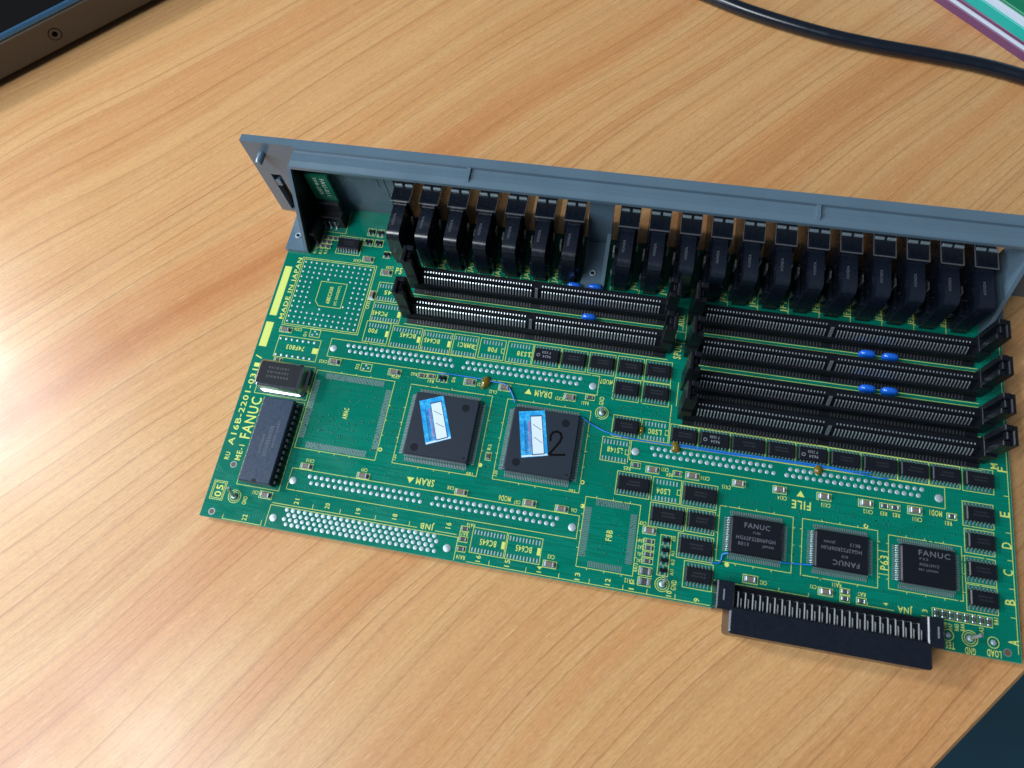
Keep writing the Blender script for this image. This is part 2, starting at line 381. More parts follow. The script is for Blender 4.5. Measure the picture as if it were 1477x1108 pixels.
# board positions (x0, y0, x1, y1) in millimetres from the near left corner
CAPS = [
 (8.2, 83.8, 13.9, 86.2), (22.0, 11.0, 27.4, 13.8), (61.4, 71.1, 66.8, 74.0), (94.4, 71.6, 99.4, 74.6), (109.4, 71.5, 114.3, 74.3), (136.8, 71.4, 141.7, 74.3),
 (100.4, 25.5, 105.4, 27.8), (127.8, 25.5, 133.0, 28.1), (140.6, 25.4, 145.7, 28.0), (35.4, 25.4, 40.6, 27.8), (59.6, 25.4, 64.8, 27.8), (139.4, 3.8, 144.5, 6.4),
 (174.9, 22.7, 179.9, 25.5), (173.4, 46.6, 178.6, 49.2), (188.8, 46.5, 194.0, 49.3), (206.7, 46.5, 211.7, 49.1), (222.0, 46.5, 227.0, 49.3), (238.3, 46.5, 243.5, 49.4),
 (253.5, 46.5, 258.8, 49.3), (271.2, 46.6, 276.3, 49.6), (239.8, 11.4, 244.9, 14.1), (213.0, 11.0, 218.3, 14.0), (36.1, 123.3, 41.3, 126.3), (46.2, 117.8, 51.5, 120.8),
 (43.8, 104.8, 46.4, 109.5), (34.3, 71.9, 39.6, 74.7)]
RESISTORS = [
 (74.5, 71.9, 78.0, 74.0), (78.4, 72.2, 81.9, 74.2), (145.7, 73.0, 149.4, 75.2), (109.7, 41.2, 111.9, 44.5), (105.8, 11.8, 109.1, 13.8), (105.7, 7.7, 109.2, 9.8),
 (105.5, 4.0, 109.2, 6.1), (175.7, 19.1, 179.8, 21.0), (175.7, 16.6, 179.9, 18.6), (175.7, 14.1, 179.9, 16.1), (175.7, 11.6, 179.9, 13.6), (167.4, 47.5, 171.1, 49.8),
 (183.9, 46.8, 187.3, 49.0), (261.2, 46.9, 264.8, 49.1), (264.9, 46.9, 268.5, 49.2), (285.1, 46.9, 288.6, 49.2), (247.5, 12.9, 250.8, 15.1), (247.5, 10.4, 250.8, 12.6),
 (253.2, 10.4, 256.6, 12.8), (10.0, 69.7, 13.8, 71.4), (279.1, 10.4, 281.6, 13.8), (281.6, 10.4, 284.1, 13.8), (284.1, 10.4, 286.6, 13.8), (286.6, 10.4, 289.1, 13.8),
 (289.1, 10.4, 291.7, 13.8), (291.7, 10.4, 294.2, 13.8), (294.2, 10.4, 296.7, 13.8), (296.7, 10.4, 299.2, 13.8), (12.6, 128.0, 14.7, 130.1), (12.6, 130.3, 14.7, 132.4),
 (15.0, 128.0, 17.1, 130.1), (15.0, 130.3, 17.1, 132.4), (17.4, 128.0, 19.5, 130.1), (17.4, 130.3, 19.5, 132.4), (12.6, 132.6, 14.7, 134.7), (15.0, 132.6, 17.1, 134.7),
 (17.4, 132.6, 19.5, 134.7), (19.8, 132.6, 21.9, 134.7)]
ARRAYS = [
 (175.2, 7.2, 180.0, 10.4), (175.2, 3.4, 180.0, 6.5)]
SOTS = [
 (82.8, 71.3, 87.3, 74.7), (35.0, 137.3, 38.6, 141.1), (34.6, 131.8, 38.6, 135.5), (39.6, 131.9, 43.5, 135.6), (39.7, 137.1, 42.5, 141.1), (45.3, 126.6, 48.3, 130.0),
 (181.9, 8.3, 185.9, 12.1), (181.9, 12.1, 185.9, 15.8), (181.9, 15.8, 185.9, 19.6), (181.9, 19.6, 185.9, 23.4)]
EMPTY_SOTS = [
 (22.3, 83.4, 26.9, 87.0), (49.0, 71.3, 53.7, 74.6)]
SO_CHIPS = [
 ((121.2, 84.7, 132.7, 94.3), 8, [('F 3200', -0.2, 0.9, 1.1, 3.6), ('9634', 0.2, -0.9, 1.2, 3.4)]), ((133.1, 84.9, 143.9, 94.2), 7, None), ((144.9, 84.9, 155.7, 94.3), 8, None), ((156.7, 84.6, 167.6, 94.4), 7, None), ((168.3, 84.8, 179.1, 94.5), 7, None), ((156.4, 74.9, 167.1, 84.4), 8, None),
 ((168.3, 74.9, 179.3, 84.5), 7, None), ((158.1, 59.2, 168.9, 68.3), 7, None), ((181.1, 58.7, 192.1, 68.0), 7, None), ((192.4, 58.8, 204.5, 68.2), 8, [('F 3200', -0.2, 0.9, 1.1, 3.6), ('9634', 0.2, -0.9, 1.2, 3.4)]), ((162.6, 36.0, 175.8, 45.4), 10, None), ((188.1, 35.9, 201.4, 45.4), 10, None),
 ((176.7, 25.9, 190.1, 35.2), 10, None), ((190.7, 26.3, 201.3, 35.2), 8, None), ((188.3, 16.0, 201.5, 25.2), 10, None), ((191.5, 5.6, 202.1, 15.3), 7, None), ((267.8, 59.0, 278.9, 68.0), 8, None), ((279.2, 59.1, 290.2, 68.0), 8, None),
 ((291.1, 58.9, 302.1, 68.4), 7, None), ((290.7, 45.5, 301.5, 54.8), 8, None), ((291.0, 35.6, 301.3, 44.5), 8, None), ((290.8, 24.8, 301.3, 34.4), 8, None), ((290.9, 14.9, 301.4, 24.3), 8, None), ((22.5, 126.1, 34.0, 135.5), 8, None),
 ((204.7, 58.9, 218.2, 68.1), 10, None), ((218.5, 58.9, 229.6, 68.1), 8, None), ((229.9, 58.9, 241.8, 68.1), 8, [('F 3200', -0.2, 0.9, 1.1, 3.6), ('9634', 0.2, -0.9, 1.2, 3.4)]), ((242.2, 58.9, 253.9, 68.0), 8, None), ((254.3, 58.9, 267.6, 68.0), 10, None)]
QFP100 = [
 ((202.8, 17.3, 230.0, 38.2), [('FANUC', 0, 4.0, 0, 1.9, 9.3), ('F100', 0, 1.5, 0, 0.9, 2.6), ('HG62F22B06FGH', -0.3, -0.9, 0, 1.4, 14.2), ('BE13', -4.6, -3.1, 0, 1.2, 3.8), ('JAPAN', 4.2, -3.1, 0, 1.2, 4.0)], 2.8), ((233.4, 17.3, 260.5, 38.3), [('FANUC', 1.5, -4.3, 180, 1.9, 9.3), ('010', 1.0, -1.8, 180, 1.0, 2.2), ('HG62F22R06FUH', -0.2, 0.6, 180, 1.4, 14.2), ('8K13', 4.6, 2.9, 180, 1.2, 3.6), ('JAPAN', -4.4, 3.0, 180, 1.2, 4.0)], 2.8), ((264.3, 17.8, 289.8, 37.4), [('FANUC', 2.0, 4.6, 0, 2.0, 10.8), ('F22', -1.6, 2.4, 0, 0.8, 3.0), ('HG61H15', 0.2, 0.4, 0, 1.1, 6.6), ('8E1 JAPAN', -0.2, -1.6, 0, 1.0, 6.6)], 2.8)]
FOOTPRINTS = [
 ((110.7, 4.4, 124.1, 14.1), 10, True), ((124.6, 4.4, 138.0, 14.1), 10, True), ((169.7, 59.7, 180.6, 68.4), 7, False), ((155.0, 48.7, 165.9, 58.5), 8, False), ((176.7, 36.0, 187.6, 45.4), 7, False), ((46.3, 84.8, 57.2, 94.7), 7, True),
 ((58.4, 84.1, 71.7, 94.3), 10, True), ((72.5, 84.2, 85.3, 94.0), 10, True), ((86.2, 84.4, 96.8, 94.2), 8, False), ((97.9, 84.8, 108.8, 94.1), 7, False), ((109.8, 84.7, 120.7, 94.3), 7, False), ((46.9, 105.2, 60.2, 114.3), 10, True),
 ((47.1, 95.1, 60.3, 104.2), 10, True)]
BIG_HOLES = [
 (30.6, 4.2), (102.0, 4.4), (34.1, 20.1), (148.3, 20.4), (168.5, 54.2), (282.5, 54.3),
 (34.8, 79.5), (148.0, 79.2)]
TEXTS = [
 ('MADE IN JAPAN', 7.4, 105.6, 90, 2.6, 31.4), ('A16B-2201-031', 3.1, 47.6, 90, 2.6, 34.6), ('/', 2.9, 70.7, 90, 3.0, 1.7), ('ME-1', 8.2, 27.8, 90, 2.4, 6.6), ('FANUC', 8.2, 43.2, 90, 4.6, 18.3), ('RU', 3.5, 25.7, 90, 2.0, 3.1),
 ('05', 4.8, 11.0, 90, 3.0, 4.9), ('GND', 16.7, 8.9, 90, 1.8, 3.3), ('22', 18.9, 2.3, 90, 2.0, 2.4), ('74F803', 17.8, 77.2, 180, 2.2, 8.2), ('68EC030', 25.9, 104.5, 90, 1.8, 8.4), ('(IC SOCKET)', 29.6, 104.7, 90, 1.6, 9.8),
 ('AMAC', 48.0, 51.3, 90, 2.2, 4.8), ('CX1', 20.2, 12.8, 180, 1.6, 2.4), ('CX9', 62.1, 29.1, 180, 1.5, 2.5), ('21', 38.1, 12.0, 90, 2.0, 2.2), ('20', 51.0, 12.4, 90, 2.0, 2.2), ('19', 63.9, 12.5, 90, 2.0, 2.3),
 ('18', 78.9, 12.8, 90, 2.0, 2.2), ('JNB', 92.5, 11.5, 180, 3.0, 5.5), ('16', 100.7, 13.0, 90, 2.2, 2.3), ('CX10', 38.8, 29.2, 180, 1.5, 3.4), ('SRAM', 87.8, 28.3, 180, 2.9, 7.4), ('MOD6', 120.5, 27.1, 180, 2.2, 4.8),
 ('CX7', 125.6, 26.5, 180, 1.5, 2.5), ('CX6', 148.0, 27.0, 180, 1.5, 2.2), ('RA16', 109.4, 14.6, 180, 1.5, 3.2), ('RA15', 107.2, 10.9, 180, 1.5, 3.4), ('RA14', 107.9, 1.9, 180, 1.7, 3.4), ('BC645', 117.3, 9.0, 180, 2.4, 6.4),
 ('BC645', 131.3, 9.1, 180, 2.4, 6.2), ('16', 114.7, 2.6, 90, 1.9, 2.4), ('15', 126.0, 2.8, 90, 2.0, 2.6), ('14', 138.4, 2.7, 90, 1.9, 2.3), ('13', 152.9, 2.6, 90, 2.0, 2.7), ('12', 164.3, 2.6, 90, 2.0, 2.4),
 ('11', 173.2, 2.6, 90, 1.9, 2.4), ('CX3', 142.1, 8.0, 180, 1.6, 2.7), ('F8B', 162.6, 19.7, 90, 2.4, 4.1), ('CX5', 174.8, 26.5, 180, 1.5, 2.4), ('RA13', 173.9, 9.6, 90, 1.5, 3.0), ('RA12', 172.1, 4.3, 180, 1.6, 3.5),
 ('RA4', 174.9, 19.8, 180, 1.5, 2.1), ('RA3', 174.9, 17.3, 180, 1.5, 2.1), ('RA2', 175.0, 14.7, 180, 1.5, 2.1), ('RA1', 175.1, 12.3, 180, 1.5, 2.0), ('DRAM', 128.3, 72.6, 180, 2.8, 7.1), ('CX22', 107.5, 70.4, 180, 1.5, 3.4),
 ('CX23', 101.8, 72.7, 180, 1.5, 3.2), ('CX21', 135.1, 71.7, 180, 1.5, 3.1), ('RA51', 145.9, 71.4, 180, 1.5, 2.8), ('CX24', 65.0, 70.7, 180, 1.5, 3.3), ('R62', 72.6, 73.1, 180, 1.5, 2.6), ('R61', 80.4, 71.0, 180, 1.5, 2.6),
 ('D6', 89.9, 73.2, 90, 1.5, 2.2), ('R6', 110.5, 46.7, 90, 1.5, 2.4), ('CX8', 98.5, 27.7, 180, 1.5, 2.6), ('180', 104.7, 34.5, 180, 1.4, 2.6), ('160', 146.0, 34.4, 180, 1.4, 2.4), ('120', 73.0, 36.3, 90, 1.4, 2.3),
 ('120', 115.0, 36.5, 90, 1.4, 2.2), ('MOD7', 153.2, 82.0, 180, 2.2, 5.1), ('GND', 152.4, 73.4, 90, 1.9, 3.5), ('SPUL', 180.6, 99.9, 90, 3.2, 6.5), ('AIO', 180.7, 114.2, 90, 3.0, 5.1), ('F08', 103.5, 89.2, 180, 2.2, 3.9),
 ('LS38', 117.0, 89.2, 180, 2.2, 5.5), ('RMRC1', 91.8, 89.5, 180, 2.2, 6.8), ('BC645', 76.8, 89.4, 180, 2.2, 6.8), ('BC645', 65.8, 90.3, 180, 2.2, 6.9), ('F00', 49.8, 90.3, 180, 2.2, 3.9), ('PC645', 50.8, 98.9, 180, 2.2, 6.9),
 ('45', 51.9, 109.5, 180, 2.2, 3.3), ('CX25', 31.9, 72.8, 180, 1.5, 3.6), ('D2', 47.4, 72.8, 90, 1.5, 2.4), ('CX26', 16.5, 85.9, 180, 1.4, 3.6), ('D1', 20.3, 84.2, 90, 1.4, 2.1), ('CX34', 49.7, 122.1, 180, 1.5, 3.4),
 ('CX35', 33.8, 123.5, 180, 1.5, 3.4), ('CX32', 44.5, 102.2, 90, 1.4, 3.9), ('LS00', 175.1, 63.6, 180, 2.3, 5.3), ('LS148', 160.4, 53.6, 180, 2.3, 6.0), ('LS04', 181.0, 40.1, 180, 2.3, 5.1), ('RE5', 166.1, 46.9, 180, 1.5, 2.7),
 ('CX17', 180.7, 48.8, 180, 1.6, 2.9), ('RE4', 182.7, 46.9, 180, 1.5, 2.4), ('CX16', 196.3, 47.8, 180, 1.6, 3.4), ('CX15', 204.6, 45.7, 180, 1.6, 3.3), ('CX14', 225.6, 44.9, 180, 1.6, 3.4), ('FILE', 232.7, 43.3, 180, 3.2, 7.0),
 ('CX13', 241.7, 44.8, 180, 1.6, 3.4), ('CX12', 257.0, 44.9, 180, 1.6, 3.4), ('RE3', 262.6, 45.1, 180, 1.5, 2.4), ('RE2', 267.1, 45.2, 180, 1.5, 2.5), ('CX11', 274.6, 44.9, 180, 1.6, 3.3), ('MOD1', 281.2, 48.4, 180, 2.2, 4.4),
 ('RE1', 285.6, 45.3, 180, 1.5, 2.4), ('P63', 262.8, 26.8, 90, 3.0, 5.2), ('CX1', 238.1, 13.8, 180, 1.4, 2.2), ('RA11', 246.3, 15.8, 180, 1.5, 3.1), ('RA9', 255.0, 14.1, 180, 1.5, 2.7), ('CX2', 220.4, 12.1, 180, 1.5, 2.5),
 ('JNA', 269.9, 11.5, 180, 3.0, 5.0), ('3', 276.6, 12.2, 90, 1.8, 1.0), ('4', 263.3, 12.1, 90, 1.6, 1.0), ('TES', 284.9, 1.9, 180, 2.4, 3.0), ('GND', 291.5, 1.2, 180, 2.4, 3.5), ('LOAD', 299.3, 1.8, 180, 2.4, 4.7),
 ('A', 305.9, 6.6, 90, 3.6, 1.8), ('B', 305.5, 20.3, 90, 3.4, 2.0), ('C', 305.5, 30.6, 90, 3.4, 2.1), ('D', 305.5, 40.5, 90, 3.4, 2.3), ('E', 305.5, 52.0, 90, 3.4, 2.0), ('F', 305.5, 69.3, 90, 3.4, 1.8),
 ('M', 302.7, 70.2, 90, 2.6, 2.2), ('RA1', 300.5, 12.9, 90, 1.5, 2.3), ('RA8', 283.2, 8.5, 90, 1.4, 1.9), ('RA7', 285.0, 8.2, 90, 1.4, 2.3), ('RA5', 287.2, 8.4, 90, 1.4, 2.3), ('RA4', 289.2, 8.7, 90, 1.4, 2.3),
 ('RA2', 295.4, 8.6, 90, 1.4, 2.6), ('GND', 188.4, 5.6, 90, 2.0, 3.6), ('10', 187.0, 2.3, 90, 2.0, 2.0), ('9', 197.1, 1.8, 90, 2.0, 1.4), ('JV6', 159.4, 128.2, 90, 3.2, 4.1), ('JV7', 171.9, 127.9, 90, 3.2, 4.7),
 ('JF5', 197.5, 128.0, 90, 3.2, 4.7), ('JA4B', 124.7, 128.5, 90, 3.0, 7.1), ('JA8B', 112.0, 128.5, 90, 3.0, 7.2), ('JA7B', 99.1, 127.6, 90, 3.0, 7.2), ('JA9', 86.5, 127.4, 90, 3.0, 5.0), ('JA6', 73.8, 127.0, 90, 3.0, 5.0),
 ('JF6', 209.9, 127.6, 90, 3.2, 5.2), ('JF7', 222.6, 127.5, 90, 3.2, 5.6), ('JF8', 235.7, 128.4, 90, 3.2, 4.7), ('JF21', 248.2, 128.6, 90, 3.2, 5.6), ('JF22', 260.9, 128.6, 90, 3.0, 5.1), ('JF23', 273.7, 128.6, 90, 3.0, 4.7),
 ('JF24', 286.3, 128.8, 90, 2.8, 4.0), ('V40', 184.1, 128.4, 90, 1.8, 3.7), ('P5', 54.2, 121.0, 0, 3.2, 2.9), ('A10', 186.8, 22.6, 90, 1.4, 2.0), ('A11', 187.2, 10.1, 90, 1.4, 2.1), ('A12', 187.2, 13.8, 90, 1.4, 2.1),
 ('A13', 186.9, 17.0, 90, 1.4, 1.9), ('R10', 12.8, 126.2, 90, 1.4, 3.1), ('R11', 15.5, 126.2, 90, 1.4, 3.1), ('R12', 17.9, 126.6, 90, 1.4, 3.1)]

for r in CAPS: two_end('ceramic_capacitor', r, cap_me, capend_me, True)
for r in RESISTORS: two_end('chip_resistor', r, res_me, resend_me)
for r in ARRAYS: two_end('resistor_array', r, bres_me, bresend_me)
for r in SOTS:
    o = put('transistor', sot_me, None, board, centre(r)); put('leads', sotl_me, None, o, kind='stuff')
    SILK.frame(*r, 0.21, Z)
for r in EMPTY_SOTS:                       # unfitted transistor places: three bright pads
    c = centre(r); q = MB()
    for dx, dy in ((-1.0, -0.8), (1.0, -0.2), (-0.2, 0.9)): q.cbox(c[0]+dx-0.45, c[1]+dy-0.4, 0, c[0]+dx+0.45, c[1]+dy+0.4, 0.10, 0.05)
    put('solder_pads', q, 'solder', board, kind='stuff'); SILK.frame(*r, 0.21, Z)

# ---- small-outline chips
def so_chip(r, n, marks=None, body_h=2.1):
    cx_, cy_ = centre(r); hw = (r[2]-r[0])/2 - 0.45
    o = put('small_outline_chip', MB().cbox(-hw, -2.75, 0.25, hw, 2.75, body_h, 0.35, 0.12), 'chip_epoxy', board, (cx_, cy_))
    q = MB(); x0 = -(n-1)*1.27/2
    for k in range(n):
        for s_ in (-1, 1):
            q.lead(x0+k*1.27, s_*2.7, s_*math.pi/2, 0.45, [(0, 1.15), (0.35, 1.15), (0.65, 0.22), (1.45, 0.22)], 0.18)
    put('leads', q, 'tin', o, kind='stuff')
    mk = MB()
    if marks:
        for s_, dx, dy, h, L in marks: TEXT_JOBS.append((s_, dx, dy, 180, h, L, body_h+0.02, mk))
        if marks[0][0] != '': mk.ring(-hw+1.9, -0.5, body_h+0.02, 0.5, 0.75, 14)
    else:
        rr = random.Random(int(r[0]*10))
        for j, yy_ in enumerate((0.7, -0.5)):
            x = -rr.uniform(1.6, 2.6)
            while x < 2.4:
                wd = rr.uniform(0.25, 0.55); mk.rect(x, yy_-0.32, x+wd, yy_+0.32, body_h+0.02); x += wd + 0.28
    PRINTS.append((o, mk, 'marking_light' if marks else 'marking_faint'))
    SILK.frame(*r, 0.21, Z)
    return o
PRINTS = []
for r, n, marks in SO_CHIPS: so_chip(r, n, marks)

# ---- quad flat packs
def gull(b0, z): return [(0, z), (0.45, z), (0.95, 0.22), (2.15, 0.22)]
def qfp(r, bx, by, nx, ny, h, name, epoxy='chip_epoxy'):
    cx_, cy_ = centre(r)
    o = put(name, MB().cbox(-bx/2, -by/2, 0.35, bx/2, by/2, h, 0.45, 0.15, 0.9), epoxy, board, (cx_, cy_))
    q = MB(); p = 0.65
    for k in range(nx):
        x = (k-(nx-1)/2)*p
        q.lead(x, by/2-0.1, math.pi/2, 0.27, gull(0, h*0.52), 0.15); q.lead(x, -by/2+0.1, -math.pi/2, 0.27, gull(0, h*0.52), 0.15)
    for k in range(ny):
        y = (k-(ny-1)/2)*p
        q.lead(bx/2-0.1, y, 0, 0.27, gull(0, h*0.52), 0.15); q.lead(-bx/2+0.1, y, math.pi, 0.27, gull(0, h*0.52), 0.15)
    put('leads', q, 'tin', o, kind='stuff')
    SILK.frame(*r, 0.21, Z)
    for i in range(1, 4):                   # ticks every ten leads outside the frame
        x = cx_ + (i-2)*6.5; y = cy_ + (i-2)*6.5
        SILK.stroke((x, r[3]), (x, r[3]+0.7), 0.21, Z+0.004); SILK.stroke((x, r[1]), (x, r[1]-0.7), 0.21, Z+0.004)
        if abs(y-cy_) < (r[3]-r[1])/2-2: SILK.stroke((r[0], y), (r[0]-0.7, y), 0.21, Z+0.004); SILK.stroke((r[2], y), (r[2]+0.7, y), 0.21, Z+0.004)
    return o
A1 = (72.5, 33.9, 107.6, 68.5); A2 = (114.1, 34.0, 148.8, 68.3)
asic1 = qfp(A1, 27.2, 27.2, 40, 40, 3.5, 'large_square_chip', 'asic_epoxy')
asic2 = qfp(A2, 27.2, 27.2, 40, 40, 3.5, 'large_square_chip', 'asic_epoxy')
asic1['label'] = 'square chip with a tilted blue warranty sticker only'
asic2['label'] = 'square chip with a blue sticker and a handwritten 2'
for o_, cc, spots in ((asic1, centre(A1), ((98.3, 60.4), (80.9, 40.9))), (asic2, centre(A2), ((139.6, 60.4), (122.6, 41.5)))):
    q = MB()
    for x, y in spots: q.disc(x-cc[0], y-cc[1], 3.515, 1.65, 20)
    q.disc(11.6, -11.6, 3.515, 0.5, 12)
    put('mould_mark', q, 'chip_dimple', o_)
def sticker(o_, cc, pts, zt):
    # pts: four corners in board millimetres, upper-left, upper-right, lower-right, lower-left
    a, b_, c_, d = [Vector((p[0]-cc[0], p[1]-cc[1])) for p in pts]
    def uv(u, v):
        p = (a*(1-u)+b_*u)*(1-v) + (d*(1-u)+c_*u)*v; return (p.x, p.y)
    base_ = MB().loft([[(*uv(u, v), zt+0.01) for u, v in ((0,1),(1,1),(1,0),(0,0))], [(*uv(u, v), zt+0.10) for u, v in ((0,1),(1,1),(1,0),(0,0))]])
    st = put('warranty_sticker', base_, 'sticker_blue', o_)
    # stickers are sub-parts of the chip; their print is merged into thin layers on the same level
    def quad(q, u0, v0, u1, v1, z): q.add([(*uv(u, v), z) for u, v in ((u0,v1),(u1,v1),(u1,v0),(u0,v0))], [(0,1,2,3)])
    wq = MB(); quad(wq, 0.44, 0.13, 0.86, 0.94, zt+0.145); quad(wq, 0.02, 0.955, 0.98, 0.99, zt+0.145)
    put('sticker_panel', wq, 'sticker_white', o_)
    iq = MB()
    for u0, v0, u1, v1 in ((0.42,0.11,0.445,0.96),(0.855,0.11,0.88,0.96),(0.42,0.10,0.88,0.125),(0.42,0.945,0.88,0.965)): quad(iq, u0, v0, u1, v1, zt+0.16)
    for v0 in (0.30, 0.58):
        p, q2 = uv(0.52, v0), uv(0.80, v0+0.13); iq.stroke(p, q2, 0.22, zt+0.165)
    put('sticker_outline', iq, 'sticker_ink', o_)
    rr = random.Random(int(pts[0][0]))
    for mname, u, wd in (('sticker_red', 0.33, 0.06), ('sticker_navy', 0.16, 0.075), ('sticker_navy', 0.245, 0.03)):
        q = MB(); v = 0.22 if wd > 0.05 else 0.26
        while v < 0.9:
            dv = rr.uniform(0.012, 0.03); quad(q, u, v, u+wd*rr.uniform(0.7, 1), v+dv, zt+0.15); v += dv + 0.011
        put('sticker_print', q, mname, o_, kind='stuff')
sticker(asic1, centre(A1), [(78.6, 60.5), (88.0, 64.3), (95.1, 46.8), (85.4, 42.5)], 3.5)
sticker(asic2, centre(A2), [(120.1, 62.4), (130.4, 64.5), (134.7, 46.0), (124.4, 43.5)], 3.5)
q = MB()                                   # felt-pen figure 2
cc = centre(A2)
two = [(134.6, 52.6), (134.4, 54.4), (135.2, 55.9), (136.7, 56.5), (138.2, 55.9), (138.9, 54.3), (138.5, 52.6), (137.4, 50.6), (136.2, 48.7), (135.2, 47.0), (135.9, 46.6), (138.0, 46.9), (140.9, 47.4)]
for k in range(len(two)-1): q.stroke((two[k][0]-cc[0], two[k][1]-cc[1]), (two[k+1][0]-cc[0], two[k+1][1]-cc[1]), 0.95, 3.53 + 0.0012*k)
put('handwritten_figure', q, 'marker_ink', asic2)
for r, marks, h in QFP100:
    o = qfp(r, 19.2, 14.2, 30, 20, 2.8, 'flat_pack_chip')
    mk = MB()
    for s_, dx, dy, rot, hh, L in marks: TEXT_JOBS.append((s_, dx, dy, rot, hh, L, 2.82, mk))
    PRINTS.append((o, mk, 'marking_qfp'))
    q = MB()
    for x, y in ((-7.8, 4.9), (7.4, -3.9)): q.disc(x, y, 2.815, 0.9, 16)
    put('mould_mark', q, 'chip_dimple', o)

# ---- unfitted footprints: bare tinned pads
def pads_so(r, n, label=None, solid=True, big=False):
    q = MB(); cx_ = centre(r)[0]; x0 = cx_ - (n-1)*1.27/2
    for k in range(n):
        x = x0 + k*1.27
        q.cbox(x-0.22, r[3]-2.7, 0, x+0.22, r[3]-0.9, 0.10, 0.05); q.cbox(x-0.22, r[1]+0.35, 0, x+0.22, r[1]+2.0, 0.10, 0.05)
    put('solder_pads', q, 'solder', board, kind='stuff'); SILK.frame(*r, 0.21, Z)
    cy_ = centre(r)[1] - 0.2
    if solid: SILK.rect(r[2]-1.5, cy_-1.4, r[2]-0.25, cy_+1.4, Z+0.004)
    else: SILK.frame(r[2]-1.3, cy_-1.0, r[2]-0.1, cy_+1.0, 0.21, Z+0.004, 'ltb')
for r, n, solid in FOOTPRINTS: pads_so(r, n, solid=solid)
def pads_quad(r, x0, x1, nx, y0, y1, ny, ytop, ybot, xl, xr):
    q = MB()
    for k in range(nx):
        x = x0 + (x1-x0)*k/(nx-1)
        for a, b_ in (ytop, ybot): q.box(x-0.15, a, 0, x+0.15, b_, 0.07)
    for k in range(ny):
        y = y0 + (y1-y0)*k/(ny-1)
        for a, b_ in (xl, xr): q.box(a, y-0.15, 0, b_, y+0.15, 0.07)
    put('solder_pads', q, 'pad_tin', board, kind='stuff'); SILK.frame(*r, 0.21, Z)
    cx_, cy_ = centre(r)
    for i in (-1, 0, 1):
        SILK.stroke((cx_+i*6.5, r[3]), (cx_+i*6.5, r[3]+0.7), 0.21, Z+0.004); SILK.stroke((cx_+i*6.5, r[1]), (cx_+i*6.5, r[1]-0.7), 0.21, Z+0.004)
        SILK.stroke((r[0], cy_+i*6.5), (r[0]-0.7, cy_+i*6.5), 0.21, Z+0.004); SILK.stroke((r[2], cy_+i*6.5), (r[2]+0.7, cy_+i*6.5), 0.21, Z+0.004)
pads_quad((30.6, 33.7, 65.3, 68.6), 35.3, 60.7, 40, 38.5, 64.0, 40, (65.3, 67.9), (34.3, 36.9), (30.9, 33.3), (62.6, 65.0))
pads_quad((151.8, 6.2, 173.1, 33.2), 156.2, 168.6, 20, 10.5, 29.0, 30, (30.5, 32.9), (6.8, 9.0), (152.0, 154.7), (169.8, 172.3))

# ---- through-hole solder fields
def joints(pts, r, name='solder_joints', h=0.14, n=10):
    q = MB()
    for x, y in pts: q.dome(x, y, 0.0, r*random.uniform(0.93, 1.07), h, n)
    put(name, q, 'solder', board, smooth=50, kind='stuff')
P_ = 2.54
def mod_field(x, y):
    pts = []
    pts += [(x+k*P_, y) for k in range(19)] + [(x+1.27+k*P_, y-2.54) for k in range(19)]
    pts += [(x+53.23+k*P_, y) for k in range(20)] + [(x+51.94+k*P_, y-2.54) for k in range(20)]
    joints(pts, 0.86)
for x, y in ((40.6, 22.85), (175.0, 56.74), (41.05, 81.84)): mod_field(x, y)
joints([(35.2+k*P_ + (1.0 if j in (1, 0) else 0)*(0.0) + (1.27 if j in (1,) else (-0.1 if j == 2 else (0.0 if j == 0 else 1.18)))*1.0, 8.2-1.89*j) for k in range(25) for j in range(4)], 0.90)
pga = []
for i in range(13):
    for j in range(13):
        inner = 3 <= i <= 9 and 3 <= j <= 9
        if inner and not ((i, j) in ((3, 9), (5, 9), (9, 9), (9, 4), (5, 3), (3, 4))): continue
        pga.append((10.4+i*2.58, 89.4+j*2.53))
joints(pga, 0.55, h=0.18)
joints([(10.1+k*2.6, 80.7) for k in range(7)] + [(10.1+k*2.6, 73.0) for k in range(7)], 0.66, h=0.25)
for x, y in BIG_HOLES:
    put('plated_hole', MB().cyl(x, y, -0.01, 0.22, 1.55, 24, 0.12), 'solder', board, smooth=40)
for x, y in ((7.3, 22.5), (4.65, 2.4), (303.7, 2.9)):
    o = put('mounting_hole', MB().ring(x, y, 0.03, 1.05, 1.40, 24), 'pad_tin', board)
    put('hole_bore', MB().disc(x, y, 0.02, 1.07, 20), 'hole_dark', o)  # flat disc painted as shaded wood seen through the hole

# ---- test posts
for x, y, hgt, lean in ((12.05, 9.8, 6.2, (-0.6, 2.0)), (153.2, 68.2, 6.0, (-0.2, 0.4)), (184.2, 5.2, 6.0, (0.5, 1.4)), (291.5, 5.5, 5.0, (1.6, 1.2))):
    o = put('test_post', MB().tube([(x, y, 0.0), (x, y, 1.2), (x+lean[0]*0.5, y+lean[1]*0.5, hgt*0.55), (x+lean[0], y+lean[1], hgt)], 0.62, 10), 'tin', board, smooth=40)
    put('solder_fillet', MB().dome(x, y, 0, 1.25, 0.9, 14), 'solder', o, smooth=50)
    SILK.ring(x, y, Z, 1.75, 1.95, 28); SILK.ring(x, y, Z, 2.5, 2.72, 32)
for x, y in ((284.2, 5.3), (299.2, 5.45)):
    put('test_pad', MB().dome(x, y, 0, 1.0, 0.6, 14), 'solder', board, smooth=50); SILK.ring(x, y, Z, 1.75, 1.98, 28)

